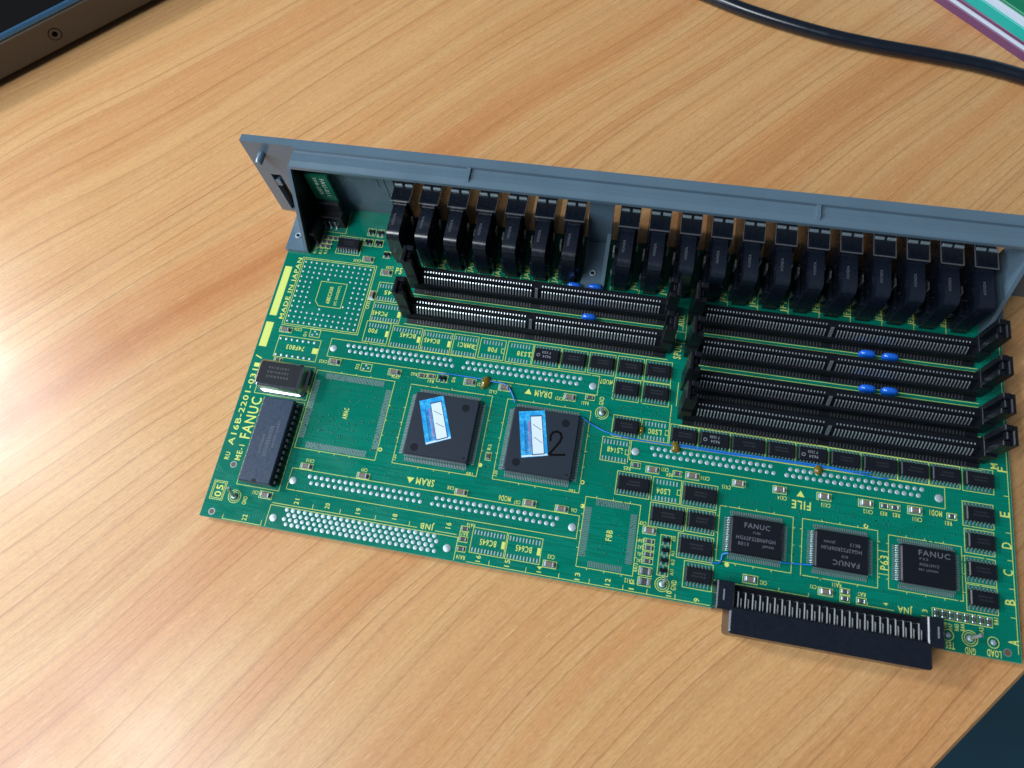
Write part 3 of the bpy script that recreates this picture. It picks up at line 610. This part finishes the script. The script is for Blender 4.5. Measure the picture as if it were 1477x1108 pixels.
# ---- DIP chip, left
dip = put('dual_in_line_chip', MB().cbox(-6.85, -18.2, 1.0, 6.85, 18.2, 5.0, 0.35, 0.15), 'dip_epoxy', board, (20.3, 34.0), label='long dark chip beside the printed maker name')
dip_lead = MB().lead(0, 0, 0, 1.3, [(0, 3.0), (1.1, 3.0), (1.4, 2.6), (1.4, 1.6)], 0.28).lead(0, 0, 0, 0.6, [(1.26, 1.6), (1.38, 1.6), (1.39, 0.02)], 0.25).mesh('lead')
dip_lead.materials.append(MATS['shaded_tin'])
for k in range(14):
    for s_ in (1, -1):
        o = put('lead', dip_lead, None, dip, (s_*6.75, (k-6.5)*2.54)); o.rotation_euler = (0, 0, 0 if s_ > 0 else math.pi)
put('pin_one_notch', MB().disc(0, -17.4, 5.012, 1.0, 16), 'chip_dimple', dip)
mk = MB(); rr = random.Random(4)
for xm, hh, y0, y1 in ((-1.6, 1.0, -6, 2), (0.8, 1.7, -7, 6), (3.2, 0.9, -3, 8)):
    y = y0
    while y < y1: d = rr.uniform(0.3, 0.7); mk.rect(xm-hh/2, y, xm+hh/2, y+d, 5.012); y += d + 0.45
put('printed_marking', mk, 'dip_marking', dip, kind='stuff')
SILK.frame(11.2, 14.9, 29.5, 53.0, 0.21, Z)

# ---- crystal oscillator can
osc = put('oscillator_can', MB().cbox(-9.9, -6.0, 0.9, 9.9, 6.0, 7.6, 0.9, 0.1, 1.6), 'can_metal', board, (17.9, 61.7), smooth=35)
put('base_flange', MB().cbox(-10.5, -6.6, 0.25, 10.5, 6.6, 0.95, 0.15, 0, 1.8), 'can_metal', osc)
put('can_top', MB().cbox(-8.9, -5.0, 7.55, 8.9, 5.0, 7.66, 0.05, 0, 1.0), 'can_top_metal', osc)
mk = MB(); rr = random.Random(9)
for yy_ in (2.4, 0.4, -1.6):
    x = -5
    while x < 4.5: d = rr.uniform(0.4, 1.1); mk.rect(x, yy_-0.5, x+d, yy_+0.5, 7.675); x += d + 0.5
put('printed_marking', mk, 'marking_faint', osc, kind='stuff')
SILK.frame(6.1, 54.3, 29.5, 69.4, 0.21, Z); SILK.rect(27.6, 57.9, 29.3, 61.0, Z+0.004)

# ---- memory sockets
def make_socket(x0, yc, label):
    """x0 = first contact, yc = line of the upper contacts"""
    xa, xb = -5.0, 106.5
    prof = [(3.2, 0.15), (3.2, 7.0), (2.4, 8.2), (-0.75, 8.2), (-1.0, 7.0), (-1.35, 6.4), (-2.75, 3.7), (-3.0, 4.0), (-4.2, 4.0), (-4.5, 3.2), (-4.7, 0.9), (-6.4, 0.5), (-6.4, 0.15)]
    o = put('memory_socket', MB().profx(prof[::-1], xa, xb), 'black_plastic', board, (x0, yc), label=label)
    up, lo, ld = MB(), MB(), MB()
    for k in range(78):
        x = k*1.27 if k < 38 else 51.98 + (k-38)*1.27
        up.lead(x, 0.6, -math.pi/2, 0.38, [(0, 8.52), (0.6, 8.25), (0.95, 7.8)], 0.25)
        lo.lead(x, -1.15, -math.pi/2, 0.44, [(0, 6.9), (0.5, 6.64), (0.95, 6.0), (1.45, 5.2), (2.0, 4.3)], 0.2)
        ld.lead(x, -4.6, -math.pi/2, 0.34, [(0, 1.5), (0.3, 1.2), (0.7, 0.85), (1.7, 0.65), (2.1, 0.2)], 0.16)
    put('upper_contacts', up, 'contact_metal', o, kind='stuff'); put('lower_contacts', lo, 'contact_metal', o, kind='stuff'); put('leads', ld, 'shaded_tin', o, kind='stuff')
    put('key_rib', MB().profx([(-0.7, 8.3), (-1.2, 8.1), (-3.3, 4.3), (-3.3, 3.6), (-0.7, 6.0)], 48.9, 50.1), 'rib_lit_plastic', o)
    for s_, xe in ((-1, -2.6), (1, 104.1)):
        q = MB(); g_ = lambda a: xe + s_*a
        def bx(a0, y0, z0, a1, y1, z1, c=0.2):
            x_0, x_1 = sorted((g_(a0), g_(a1))); q.cbox(x_0, y0, z0, x_1, y1, z1, c)
        bx(0, -4.2, 0.2, 4.6, 3.6, 9.5)
        bx(2.9, -3.6, 9.5, 4.6, 3.8, 23.0, 0.4)          # outer wall of the latch
        bx(0.1, 1.7, 9.5, 2.9, 3.8, 23.4, 0.3)           # back cheek
        bx(0.1, -3.6, 9.5, 2.9, -1.6, 21.4, 0.3)         # front cheek
        bx(1.4, -1.2, 19.2, 2.9, 1.7, 21.6, 0.3)         # hook
        put('latch', q, 'black_plastic', o)
    SILK.stroke((x0-6, yc-6.9), (x0+108, yc-6.9), 0.2, Z); SILK.stroke((x0-6, yc+6.6), (x0+108, yc+6.6), 0.21, Z)
    return o
for x0, yc, lb in ((68.8, 117.5, 'upper left memory socket in front of the cable connectors'), (68.8, 102.6, 'lower left memory socket above the small chips'),
                   (190.4, 116.9, 'right memory socket nearest the faceplate'), (190.4, 102.0, 'second right memory socket from the faceplate'),
                   (190.4, 86.9, 'third right memory socket from the faceplate'), (190.4, 74.7, 'right memory socket farthest from the faceplate')): make_socket(x0, yc, lb)

# ---- blue decoupling capacitors between the sockets
blue_me = MB()
rs = []
for k in range(9):
    a = -math.pi/2 + math.pi*k/8; rr_ = max(0.02, math.cos(a))**0.6; zz = 3.0 + 2.4*math.sin(a)
    rs.append([(3.3*rr_*(abs(math.cos(t_))**0.6)*math.copysign(1, math.cos(t_)), 1.5*rr_*(abs(math.sin(t_))**0.8)*math.copysign(1, math.sin(t_)), zz) for t_ in [2*math.pi*i/16 for i in range(16)]])
blue_me.loft(rs); blue_me = blue_me.mesh('disc_capacitor', 60); blue_me.materials.append(MATS['blue_cap'])
for x, y in ((142.6, 123.2), (133.6, 122.6), (142.1, 108.6), (255.0, 108.6), (263.9, 108.6), (255.2, 93.5), (263.5, 93.7)):
    o = put('disc_capacitor', blue_me, None, board, (x, y))

# ---- cable connectors standing along the faceplate
def conn_meshes():
    arc = [(128.6-3.6*math.cos(t_), 19.0+3.6*math.sin(t_)) for t_ in [math.radians(a) for a in range(0, 91, 9)]]
    prof = [(125.0, 0.1)] + arc + [(142.0, 22.6), (142.0, 0.1)]
    body = MB().profx(prof[::-1], -2.75, 2.75)
    d = {}
    d['body'] = (body.mesh('cable_connector', 30), 'connector_plastic')
    q = MB(); q.cbox(-4.35, 126.6, 0.1, -2.75, 142, 11.0, 0.3); q.cbox(2.75, 126.6, 0.1, 4.35, 142, 11.0, 0.3); d['side_housing'] = (q.mesh('side_housing'), 'connector_plastic')
    q = MB(); q.cbox(-4.1, 142.0, 3.0, 4.1, 166.5, 23.7, 0.5); q.box(-0.35, 145.2, 23.7, 0.35, 145.9, 23.85); d['plug_block'] = (q.mesh('plug_block'), 'connector_plastic')  # plug block stretched behind the faceplate, unseen, to shade the wood in the gaps
    q = MB()
    for s_ in (-1, 1):
        a, b_ = sorted((s_*4.12, s_*4.24)); q.box(a, 142.2, 23.2, b_, 151.5, 23.8)
    q.box(-4.2, 141.72, 23.45, 4.2, 142.05, 23.85)
    d['metal_shell'] = (q.mesh('metal_shell'), 'shell_metal')
    q = MB(); q.cbox(-5.15, 135.2, 9.5, -4.42, 138.4, 14.5, 0.2); q.cbox(4.42, 137.2, 13.0, 4.95, 139.4, 17.0, 0.2); q.cbox(-5.0, 130.5, 2.0, -4.4, 132.2, 5.0, 0.2); d['board_clip'] = (q.mesh('board_clip'), 'shell_metal')
    q = MB(); q.cbox(-3.9, 149.3, 23.75, -0.5, 150.2, 24.9, 0.2); q.cbox(0.7, 149.3, 23.75, 4.0, 150.2, 24.9, 0.2); d['latch_tab'] = (q.mesh('latch_tab'), 'solder')
    for me_, mm_ in d.values(): me_.materials.append(MATS[mm_])
    return d
CM = conn_meshes()
CONN_PRINT = MB()
TEXT_JOBS.append(('HONDA', -0.9, 133.4, 90, 1.1, 5.8, 22.64, CONN_PRINT))
conns = []
for x in [54.95 + 12.58*i for i in range(7)] + [153.15 + 12.58*i for i in range(12)]:
    o = put('cable_connector', CM['body'][0], None, board, (x, 0)); conns.append(o)
    for k in ('side_housing', 'plug_block', 'metal_shell', 'board_clip', 'latch_tab'): put(k, CM[k][0], None, o)
for i in list(range(6)): SILK.stroke((71.7+12.57*i-4.9-1.4, 122.5), (71.7+12.57*i-4.9-1.4, 149), 0.21, Z); 
for i in range(6): SILK.stroke((71.7+12.57*i, 123.0), (71.7+12.57*i, 141), 0.21, Z)
for i in range(12): SILK.stroke((149.0+12.55*i, 123.0), (149.0+12.55*i, 141), 0.21, Z)

# ---- faceplate
fp = MB(); Y0, Y1 = 150.3, 153.8; ZB, ZT = -7.2, 42.2
def slab(x0, z0, x1, z1): fp.box(x0, Y0, z0, x1, Y1, z1)
slab(-13.6, 34.0, 326, ZT)                                    # top beam
slab(-13.6, ZB, 326, -5.6)                                    # bottom strip
slab(-13.6, -5.6, -8.2, 34.0); slab(-3.4, -5.6, 49.8, 34.0); slab(-8.2, 20.8, -3.4, 34.0)   # left end round the lever slot
slab(136.0, -5.6, 146.2, 34.0); slab(299.8, -5.6, 326, 34.0)
face = put('faceplate', fp, 'faceplate_plastic', board, label='blue-grey moulded faceplate standing along the far edge')
lg = MB(); lg.profx([(141.8, 38.0), (141.8, 39.5), (142.2, 39.9), (144.3, 40.6), (150.3, 40.6), (150.3, 38.0)][::-1], 10.4, 301.0)
put('ledge', lg, 'faceplate_plastic', face)
lip = MB(); lip.profx([(149.4, 40.6), (149.4, 41.9), (149.7, 42.3), (150.3, 42.3), (150.3, 40.6)][::-1], 10.4, 326)
put('rim_lip', lip, 'faceplate_plastic', face)
put('ledge_bead', MB().profx([(146.6, 40.6), (146.8, 40.85), (147.3, 40.85), (147.5, 40.6)][::-1], 11.0, 300.0), 'faceplate_plastic', face)
for x in (86.4, 222.8): put('stiffening_rib', MB().profx([(142.0, 39.2), (144.3, 41.6), (149.4, 41.6), (149.4, 40.0), (142, 38.5)][::-1], x-0.8, x+0.8), 'faceplate_plastic', face)
def tri(x0, x1): return MB().profx([(150.3, -1.0), (150.3, 38.0), (141.8, 38.0), (124.2, 2.6), (124.2, 0.1), (149.5, 0.1)][::-1], x0, x1)
put('gusset', tri(8.8, 10.4), 'faceplate_plastic', face); put('gusset', tri(299.6, 301.2), 'faceplate_plastic', face)
put('gusset_black_plate', MB().profx([(150.2, 0.2), (150.2, 37.9), (142.0, 37.0), (125.5, 2.4), (125.5, 0.2)][::-1], 10.41, 11.0), 'black_plastic', face)  # thin black plate that makes the gusset's inner face dark
for x0, x1, ye in ((-0.6, 8.8, 124.2), (301.2, 308.6, 124.2)): put('mounting_tab', MB().cbox(x0, ye, 0.05, x1, 150.3, 2.0, 0.2), 'faceplate_plastic', face)
put('mounting_tab', MB().cbox(136.0, 122.4, 0.05, 146.2, 147.2, 2.0, 0.25), 'faceplate_plastic', face)
put('centre_bar', MB().cbox(136.05, 147.2, 0.05, 146.15, 150.3, 38.0, 0.2), 'faceplate_plastic', face)
put('tab_flange', MB().profx([(122.4, 2.0), (122.4, 2.6), (147.2, 9.0), (147.2, 2.0)][::-1], 144.6, 146.2), 'faceplate_plastic', face)
for x, y in ((3.7, 131.6), (140.5, 130.9), (304.7, 131.4)):
    q = MB(); n_ = 24; vs = []; fs = []
    for i in range(n_):
        a = 2*math.pi*i/n_
        for j in range(8):
            b_ = 2*math.pi*j/8; rr_ = 1.15 + 0.36*math.cos(b_); vs.append((x+rr_*math.cos(a), y+rr_*math.sin(a), 2.1+0.45*math.sin(b_)))
            fs.append((i*8+j, ((i+1) % n_)*8+j, ((i+1) % n_)*8+(j+1) % 8, i*8+(j+1) % 8))
    put('rivet', q.add(vs, fs), 'rivet_highlight', face, smooth=60)
put('rivet_seat', MB().disc(3.7, 131.6, 2.02, 0.9, 16).disc(140.5, 130.9, 2.02, 0.9, 16).disc(304.7, 131.4, 2.02, 0.9, 16), 'chip_dimple', face)
peg = MB()
R_ = lambda rr_, y: [(-6.5+rr_*math.cos(2*math.pi*i/16), y, 34.6+rr_*math.sin(2*math.pi*i/16)) for i in range(16)]
peg.loft([R_(1.7, 150.3), R_(1.6, 145.6), R_(1.2, 145.0)])
put('locating_peg', peg, 'faceplate_plastic', face, smooth=40)
lv = MB(); lv.box(-8.1, 153.0, -5.0, -3.5, 157.5, 20.5)
put('release_lever', lv, 'black_plastic', face)
put('slot_bar', MB().cbox(-8.2, 150.5, 12.5, -5.6, 153.0, 16.5, 0.2), 'faceplate_plastic', face)
put('slot_liner', MB().box(11.2, 150.05, 8.0, 46, 150.28, 33), 'faceplate_plastic', face)
put('moulding_panel', MB().cbox(36.0, 149.85, 20, 43, 150.05, 30, 0.02), 'faceplate_plastic', face)

# ---- upright daughter module by the left gusset
dm = put('upright_module', MB().box(12.2, 145.4, 6.5, 22.6, 146.8, 30.0), 'daughter_green', board, label='small upright green module with white lettering')
put('module_base', MB().cbox(11.2, 139.6, 0.1, 24.0, 145.3, 7.5, 0.4).cbox(11.4, 143.2, 0.1, 23.4, 145.35, 13.0, 0.4), 'black_plastic', dm)
q = MB()
for x in (12.2, 14.7, 17.2, 19.7): q.lead(x, 139.9, -math.pi/2, 0.7, [(0, 4.0), (0.5, 3.9), (0.8, 0.4), (2.0, 0.3)], 0.3)
put('leads', q, 'tin', dm, kind='stuff')
SILK.frame(10.8, 136.8, 24.6, 149.3, 0.21, Z, 'lrb')
MODPRINT = MB()

put('shade_block', MB().cbox(11.1, 129.5, 0.1, 14.0, 139.0, 8.0, 0.3), 'black_plastic', board)  # black block added for the shadow at the gusset base

# ---- edge connector over the near side
jn = put('edge_connector', MB().cbox(207.3, -8.2, -3.4, 275.0, 1.0, 9.0, 0.6, 0.0, 1.2), 'connector_plastic', board, label='wide black edge connector overhanging the near side')
put('pin_shelf', MB().box(208.4, 1.0, 0.1, 273.8, 8.4, 2.6), 'black_plastic', jn)
for x0, x1 in ((202.5, 208.6), (273.6, 279.0)): put('end_flange', MB().cbox(x0, -0.6, 0.1, x1, 9.4, 9.0, 0.4), 'connector_plastic', jn)
for x in (204.9, 276.9): put('flange_clip', MB().box(x-0.2, 2.6, 9.0, x+0.25, 6.4, 9.25), 'tin', jn)
put('rear_bar', MB().box(208.6, 8.4, 0.1, 273.6, 9.2, 3.4), 'black_plastic', jn)
long_pin = MB().lead(0, 0.9, math.pi/2, 0.34, [(0, 7.6), (5.5, 7.6), (5.8, 7.2), (5.9, 3.0)], 0.22).mesh('pin'); long_pin.materials.append(MATS['pin_metal'])
short_pin = MB().lead(0, 0.9, math.pi/2, 0.28, [(0, 6.6), (3.5, 6.6), (3.75, 6.2), (3.8, 2.6)], 0.22).mesh('pin'); short_pin.materials.append(MATS['pin_metal'])
for k in range(25):
    put('pin', long_pin, None, jn, (210.2+k*2.54, 0)); put('pin', short_pin, None, jn, (211.5+k*2.54, 0))
SILK.frame(203.0, 0.5, 208.0, 9.9, 0.21, Z, 'l'); SILK.stroke((202.6, 10.0), (236.5, 10.0), 0.21, Z); SILK.stroke((236.5, 10.0), (236.5, 11.2), 0.21, Z)
SILK.stroke((257, 10.4), (266.0, 10.4), 0.21, Z); SILK.stroke((257, 10.4), (257, 11.6), 0.21, Z); SILK.stroke((275.5, 10.4), (279, 10.4), 0.21, Z); SILK.stroke((226, 10.0), (226, 11.2), 0.21, Z)

# ---- patch wires and glue
def smooth_path(pts, n=6):
    out = []
    for i in range(len(pts)-1):
        p0, p1, p2, p3 = (Vector(pts[max(i-1, 0)]), Vector(pts[i]), Vector(pts[i+1]), Vector(pts[min(i+2, len(pts)-1)]))
        for k in range(n):
            t_ = k/n; out.append(0.5*((2*p1) + (p2-p0)*t_ + (2*p0-5*p1+4*p2-p3)*t_**2 + (3*p1-p0-3*p2+p3)*t_**3))
    out.append(Vector(pts[-1])); return out
WIRES = [
 [(82.7, 74.4, 0.9), (87, 75.0, 1.0), (91.8, 75.2, 0.6), (100.8, 75.1, 0.6), (106.1, 74.6, 0.9), (110.6, 74.4, 1.0), (113.0, 73.6, 1.0), (114.6, 72.0, 0.8), (116.4, 69.1, 0.8), (117.6, 66.6, 1.4)],
 [(145.6, 64.5, 1.9), (148.6, 63.1, 1.0), (151.2, 62.0, 0.6), (156.5, 60.2, 0.8), (164.1, 59.2, 0.9), (174.1, 59.0, 0.6), (182.5, 58.85, 0.6), (191.3, 58.9, 0.7), (204.3, 58.8, 0.7), (217.2, 59.1, 0.6), (234.6, 59.3, 0.6), (243, 59.3, 0.6), (253.5, 58.9, 0.6), (259.5, 58.4, 0.6), (263.9, 58.6, 0.9)],
 [(183.5, 59.5, 0.9), (191.3, 59.55, 0.9), (204.3, 59.4, 0.8), (217.2, 59.6, 0.9), (234.6, 59.9, 0.8), (243, 59.75, 0.8), (250.5, 59.5, 0.8), (257.5, 60.0, 0.8)],
 [(201.0, 16.2, 0.6), (203.9, 16.4, 0.5), (204.7, 18.0, 0.5), (205.0, 19.8, 0.8), (206.8, 20.5, 1.7)],
 [(225.6, 20.3, 1.6), (229.8, 20.7, 0.7), (233.6, 21.1, 0.7), (236.9, 21.4, 1.2)]]
for wp in WIRES: put('patch_wire', MB().tube([tuple(p) for p in smooth_path(wp)], 0.27, 8), 'blue_wire', board, smooth=60)
def blob(x, y, rx, ry, h):
    q = MB(); rs = []; rr = random.Random(int(x))
    jit = [rr.uniform(0.8, 1.15) for _ in range(14)]
    for k in range(6):
        a = k/5*math.pi/2; rs.append([(x+rx*jit[i]*max(0.03, math.cos(a))*math.cos(2*math.pi*i/14), y+ry*jit[i]*max(0.03, math.cos(a))*math.sin(2*math.pi*i/14), h*math.sin(a)) for i in range(14)])
    put('glue_blob', q.loft(rs), 'glue_amber', board, smooth=60)
blob(103.6, 73.9, 2.3, 3.0, 2.0); blob(169.9, 63.6, 1.3, 1.7, 1.3); blob(183.9, 58.6, 1.9, 2.6, 1.7); blob(238.4, 58.2, 1.7, 2.6, 1.6)

# ---- tented vias scattered between the parts
q = MB()
zones = [(31, 34, 65, 68, 170), (66, 34, 114, 70, 150), (106, 30, 150, 70, 150), (150, 10, 175, 60, 110), (46, 70, 150, 84, 150), (27, 12, 110, 32, 90), (200, 38, 290, 50, 120), (202, 12, 290, 38, 90), (150, 70, 182, 84, 40), (280, 12, 304, 56, 30), (150, 60, 182, 75, 40)]
for x0, y0, x1, y1, n in zones:
    for _ in range(n):
        x, y = random.uniform(x0, x1), random.uniform(y0, y1)
        x = round(x/0.635)*0.635; y = round(y/0.635)*0.635
        q.dome(x, y, 0.0, 0.34, 0.10, 6)
put('vias', q, 'via_mask', board, smooth=60, kind='stuff')

# ---- remaining printed outlines
for x0, y0, x1, y1 in ((8.4, 87.2, 43.6, 121.9), (9.2, 88.0, 42.8, 121.1), (9.1, 72.0, 28.4, 82.1), (32.3, 16.3, 150.4, 25.2), (166.5, 50.6, 284.6, 58.75), (32.8, 75.5, 150.2, 84.0), (1.8, 7.4, 7.3, 15.0), (2.4, 8.0, 6.7, 14.4)): SILK.frame(x0, y0, x1, y1, 0.21, Z)
SILK.frame(28.0, 0.3, 105.4, 9.1, 0.21, Z, 'lrt')
for r in ((25.7, 75.6, 28.2, 78.2), (1.3, 91.1, 4.6, 116.2), (1.1, 75.8, 4.6, 87.7), (2.0, 66.0, 4.4, 67.8)): SILK.rect(*r, Z+0.004)
pts = [(22.2, 98.6), (32.5, 98.6), (32.5, 110.9), (20.2, 110.9), (20.2, 100.8)]
for k in range(5): SILK.stroke(pts[k], pts[(k+1) % 5], 0.21, Z + 0.002*(k % 2))
for a, b_ in (((9.9, 2.0), (9.8, 0.4)), ((9.8, 0.4), (26.3, 0.4)), ((26.3, 0.4), (26.2, 2.2)), ((28.5, 10.0), (88.6, 10.2)), ((96, 10.1), (104.5, 10.1)), ((110.4, 0.7), (201.9, 0.7)), ((307.3, 3.0), (307.3, 150)), ((260.5, 31.0), (264.3, 31.0)), ((260.5, 22.6), (264.3, 22.6))): SILK.stroke(a, b_, 0.21, Z + 0.002)
for x in (45.2, 56.7, 71.3, 85.3): SILK.stroke((x, 10.2), (x, 11.9), 0.21, Z)
for x in (119.1, 133.4, 146.0, 157.5, 170.1, 179.0, 189.3): SILK.stroke((x, 0.7), (x, 2.4), 0.21, Z)
for y in (15.0, 25.0, 35.1, 45.2, 59.1): SILK.stroke((305.6, y), (307.3, y), 0.21, Z)
for x, y, d in ((122.0, 72.8, 1), (81.6, 28.2, -1), (232.3, 47.6, 1)): SILK.add([(x-1.5, y-1.1*d, Z), (x+1.5, y-1.1*d, Z), (x, y+1.3*d, Z)], [(0, 1, 2)])
for x, y in ((256.3, 39.3), (66.4, 38.5), (149.6, 38.5)): SILK.ring(x, y, Z, 0.45, 0.85, 16)
for x, y in ((206.9, 16.4), (108.3, 38.8), (151.0, 29.2)): SILK.disc(x, y, Z, 0.85, 16)
SILK.stroke((181.8, 110), (181.8, 117.5), 0.21, Z); SILK.stroke((183.2, 106), (183.2, 118), 0.21, Z); SILK.stroke((182.4, 76), (182.4, 86), 0.21, Z); SILK.stroke((180.6, 69), (180.6, 76), 0.21, Z); SILK.frame(179.2, 104.0, 183, 109.2, 0.21, Z, 'ltb')

for a in TEXTS: text(*a)
TEXT_JOBS.append(('FAU-011', 19.6, 22.2, 270, 2.1, 12.0, 0.0, MODPRINT)); TEXT_JOBS.append(('20B-JED', 16.2, 22.8, 270, 2.1, 12.0, 0.0, MODPRINT))

# ------------------------------------------------------------------ lettering: curves turned into flat meshes
cache = {}
def glyphs(strings):
    obs = {}
    for s_ in strings:
        cu = bpy.data.curves.new('lettering', 'FONT'); cu.body = s_; cu.resolution_u = 2; cu.fill_mode = 'FRONT'; cu.space_character = 1.15; cu.offset = 0.012
        o = bpy.data.objects.new('lettering', cu); col.objects.link(o); obs[s_] = o
    bpy.context.view_layer.update(); dg = bpy.context.evaluated_depsgraph_get()
    for s_, o in obs.items():
        me = bpy.data.meshes.new_from_object(o.evaluated_get(dg))
        vs = [(v.co.x, v.co.y) for v in me.vertices]; fs = [tuple(p.vertices) for p in me.polygons]
        xs = [v[0] for v in vs]; ys = [v[1] for v in vs]
        cache[s_] = ([((x-min(xs))/(max(xs)-min(xs)) - 0.5, (y-min(ys))/(max(ys)-min(ys)) - 0.5) for x, y in vs], fs)
        bpy.data.meshes.remove(me)
    for o in obs.values():
        cu = o.data; bpy.data.objects.remove(o); bpy.data.curves.remove(cu)
glyphs(sorted({j[0] for j in TEXT_JOBS if j[0]}))
for s_, x, y, rot, h, L, z, to in TEXT_JOBS:
    if not s_: continue
    vs, fs = cache[s_]; c_, sn = math.cos(math.radians(rot)), math.sin(math.radians(rot))
    to.add([(x + u*L*c_ - v*h*sn, y + u*L*sn + v*h*c_, z) for u, v in vs], fs)
def flat_mesh(mb, name):
    me = bpy.data.meshes.new(name); me.from_pydata([(a*S, b_*S, c_*S) for a, b_, c_ in mb.v], [], mb.f); me.update(); return me
put('printed_legend', flat_mesh(SILK, 'printed_legend'), 'silk_yellow', board, kind='stuff')
for o, mk, mm_ in PRINTS:
    if mk.v: put('printed_marking', flat_mesh(mk, 'printed_marking'), mm_, o, kind='stuff')
pm = flat_mesh(CONN_PRINT, 'printed_marking'); pm.materials.append(MATS['marking_grey'])
for o in conns: put('printed_marking', pm, None, o, kind='stuff')
MODPRINT.v = [(x, 145.37, y) for x, y, z in MODPRINT.v]
put('printed_marking', flat_mesh(MODPRINT, 'printed_marking'), 'marking_white', dm, kind='stuff')

# ------------------------------------------------------------------ other things on the desk
# laptop, top left: only its near edge is in view
lap = bpy.data.objects.new('laptop', None); col.objects.link(lap)
lap.location = (-195.3*S, 208.9*S, 0); lap.rotation_euler = (0, 0, math.atan2(277.2-208.9, -130.4+195.3))
lap['label'] = 'dark bronze laptop at the top left corner of the desk'; lap['category'] = 'laptop'
put('base', MB().profx([(0, 4.6), (0.6, 4.0), (220, 4.0), (220, 21.0), (1.5, 21.0), (0.0, 20.2)][::-1], -120, 220), 'laptop_metal', lap)
put('trim', MB().profx([(0.9, 21.05), (0.7, 22.0), (1.8, 23.0), (3.6, 23.0), (4.4, 21.05)][::-1], -119, 219), 'laptop_trim', lap)
put('deck', MB().cbox(-118, 4.6, 21.05, 218, 219, 22.6, 0.4), 'laptop_black', lap)
jk = MB()
def rg(r_, y): return [(38.5+r_*math.cos(2*math.pi*i/24), y, 12.3+r_*math.sin(2*math.pi*i/24)) for i in range(24)]
jk.loft([rg(3.0, 0.05), rg(3.0, -0.25), rg(2.5, -0.35), rg(2.0, -0.15), rg(1.4, 0.0)], cap0=False)
put('jack_ring', jk, 'laptop_metal', lap, smooth=40)
jh = MB(); jh.loft([rg(1.2, -0.02), rg(1.2, -0.06)]); put('jack_hole', jh, 'laptop_black', lap)
js = MB(); js.loft([rg(3.5, -0.01), rg(3.5, -0.03)]); put('jack_recess', js, 'laptop_black', lap)
for x in (-60, 150): put('rubber_foot', MB().cyl(x, 12, 0, 4.02, 6, 20), 'laptop_black', lap)

cab = put('power_cable', MB().tube([tuple(p) for p in smooth_path([(-160, 640, 3.6), (-60, 520, 3.6), (40, 410, 3.6), (120, 345, 3.6), (150, 326, 3.6), (178.4, 311.6, 3.6), (202.3, 301.3, 3.6), (234.0, 291.2, 3.6), (260.2, 285.6, 3.6), (288.6, 281.5, 3.6), (311.2, 277.6, 3.6), (330.4, 272.1, 3.6), (356, 263, 3.6), (400, 248, 3.6), (450, 250, 3.6), (510, 290, 3.6), (600, 390, 3.6)], 10)], 3.35, 14), 'cable_rubber', smooth=60)
cab['label'] = 'black rubber cable curving across the far right of the desk'; cab['category'] = 'cable'

def book(name, label, z0, parts, off):
    r = bpy.data.objects.new(name, None); col.objects.link(r)
    r.location = ((336.5+off[0])*S, (283.0+off[1])*S, z0*S); r.rotation_euler = (0, 0, math.atan2(324.5-280.6, 286.6-332.9) + off[2])
    r['label'] = label; r['category'] = 'notebook'; r['group'] = 'notebooks stacked at the top right'
    for nm, za, zb, inset, mm_ in parts:
        put(nm, MB().cbox(-5+inset, -210+inset, za, 245-inset, -inset, zb, 0.25, 0, 2.0), mm_, r)
book('notebook', 'purple notebook at the bottom of the stack behind the cable', 0.0, (('back_cover', 0.05, 4.2, 0.0, 'cover_purple'), ('page_block', 4.2, 6.4, 0.6, 'paper_edge'), ('front_cover', 6.4, 8.0, 0.3, 'cover_purple')), (0, 0, 0))
book('notebook', 'teal and green notebook on top of the purple one', 8.02, (('back_cover', 0.0, 5.0, 0.0, 'cover_teal'), ('page_block', 5.0, 9.2, 0.8, 'paper_edge'), ('front_cover', 9.2, 10.4, 0.4, 'cover_green')), (0, 0, -0.02))
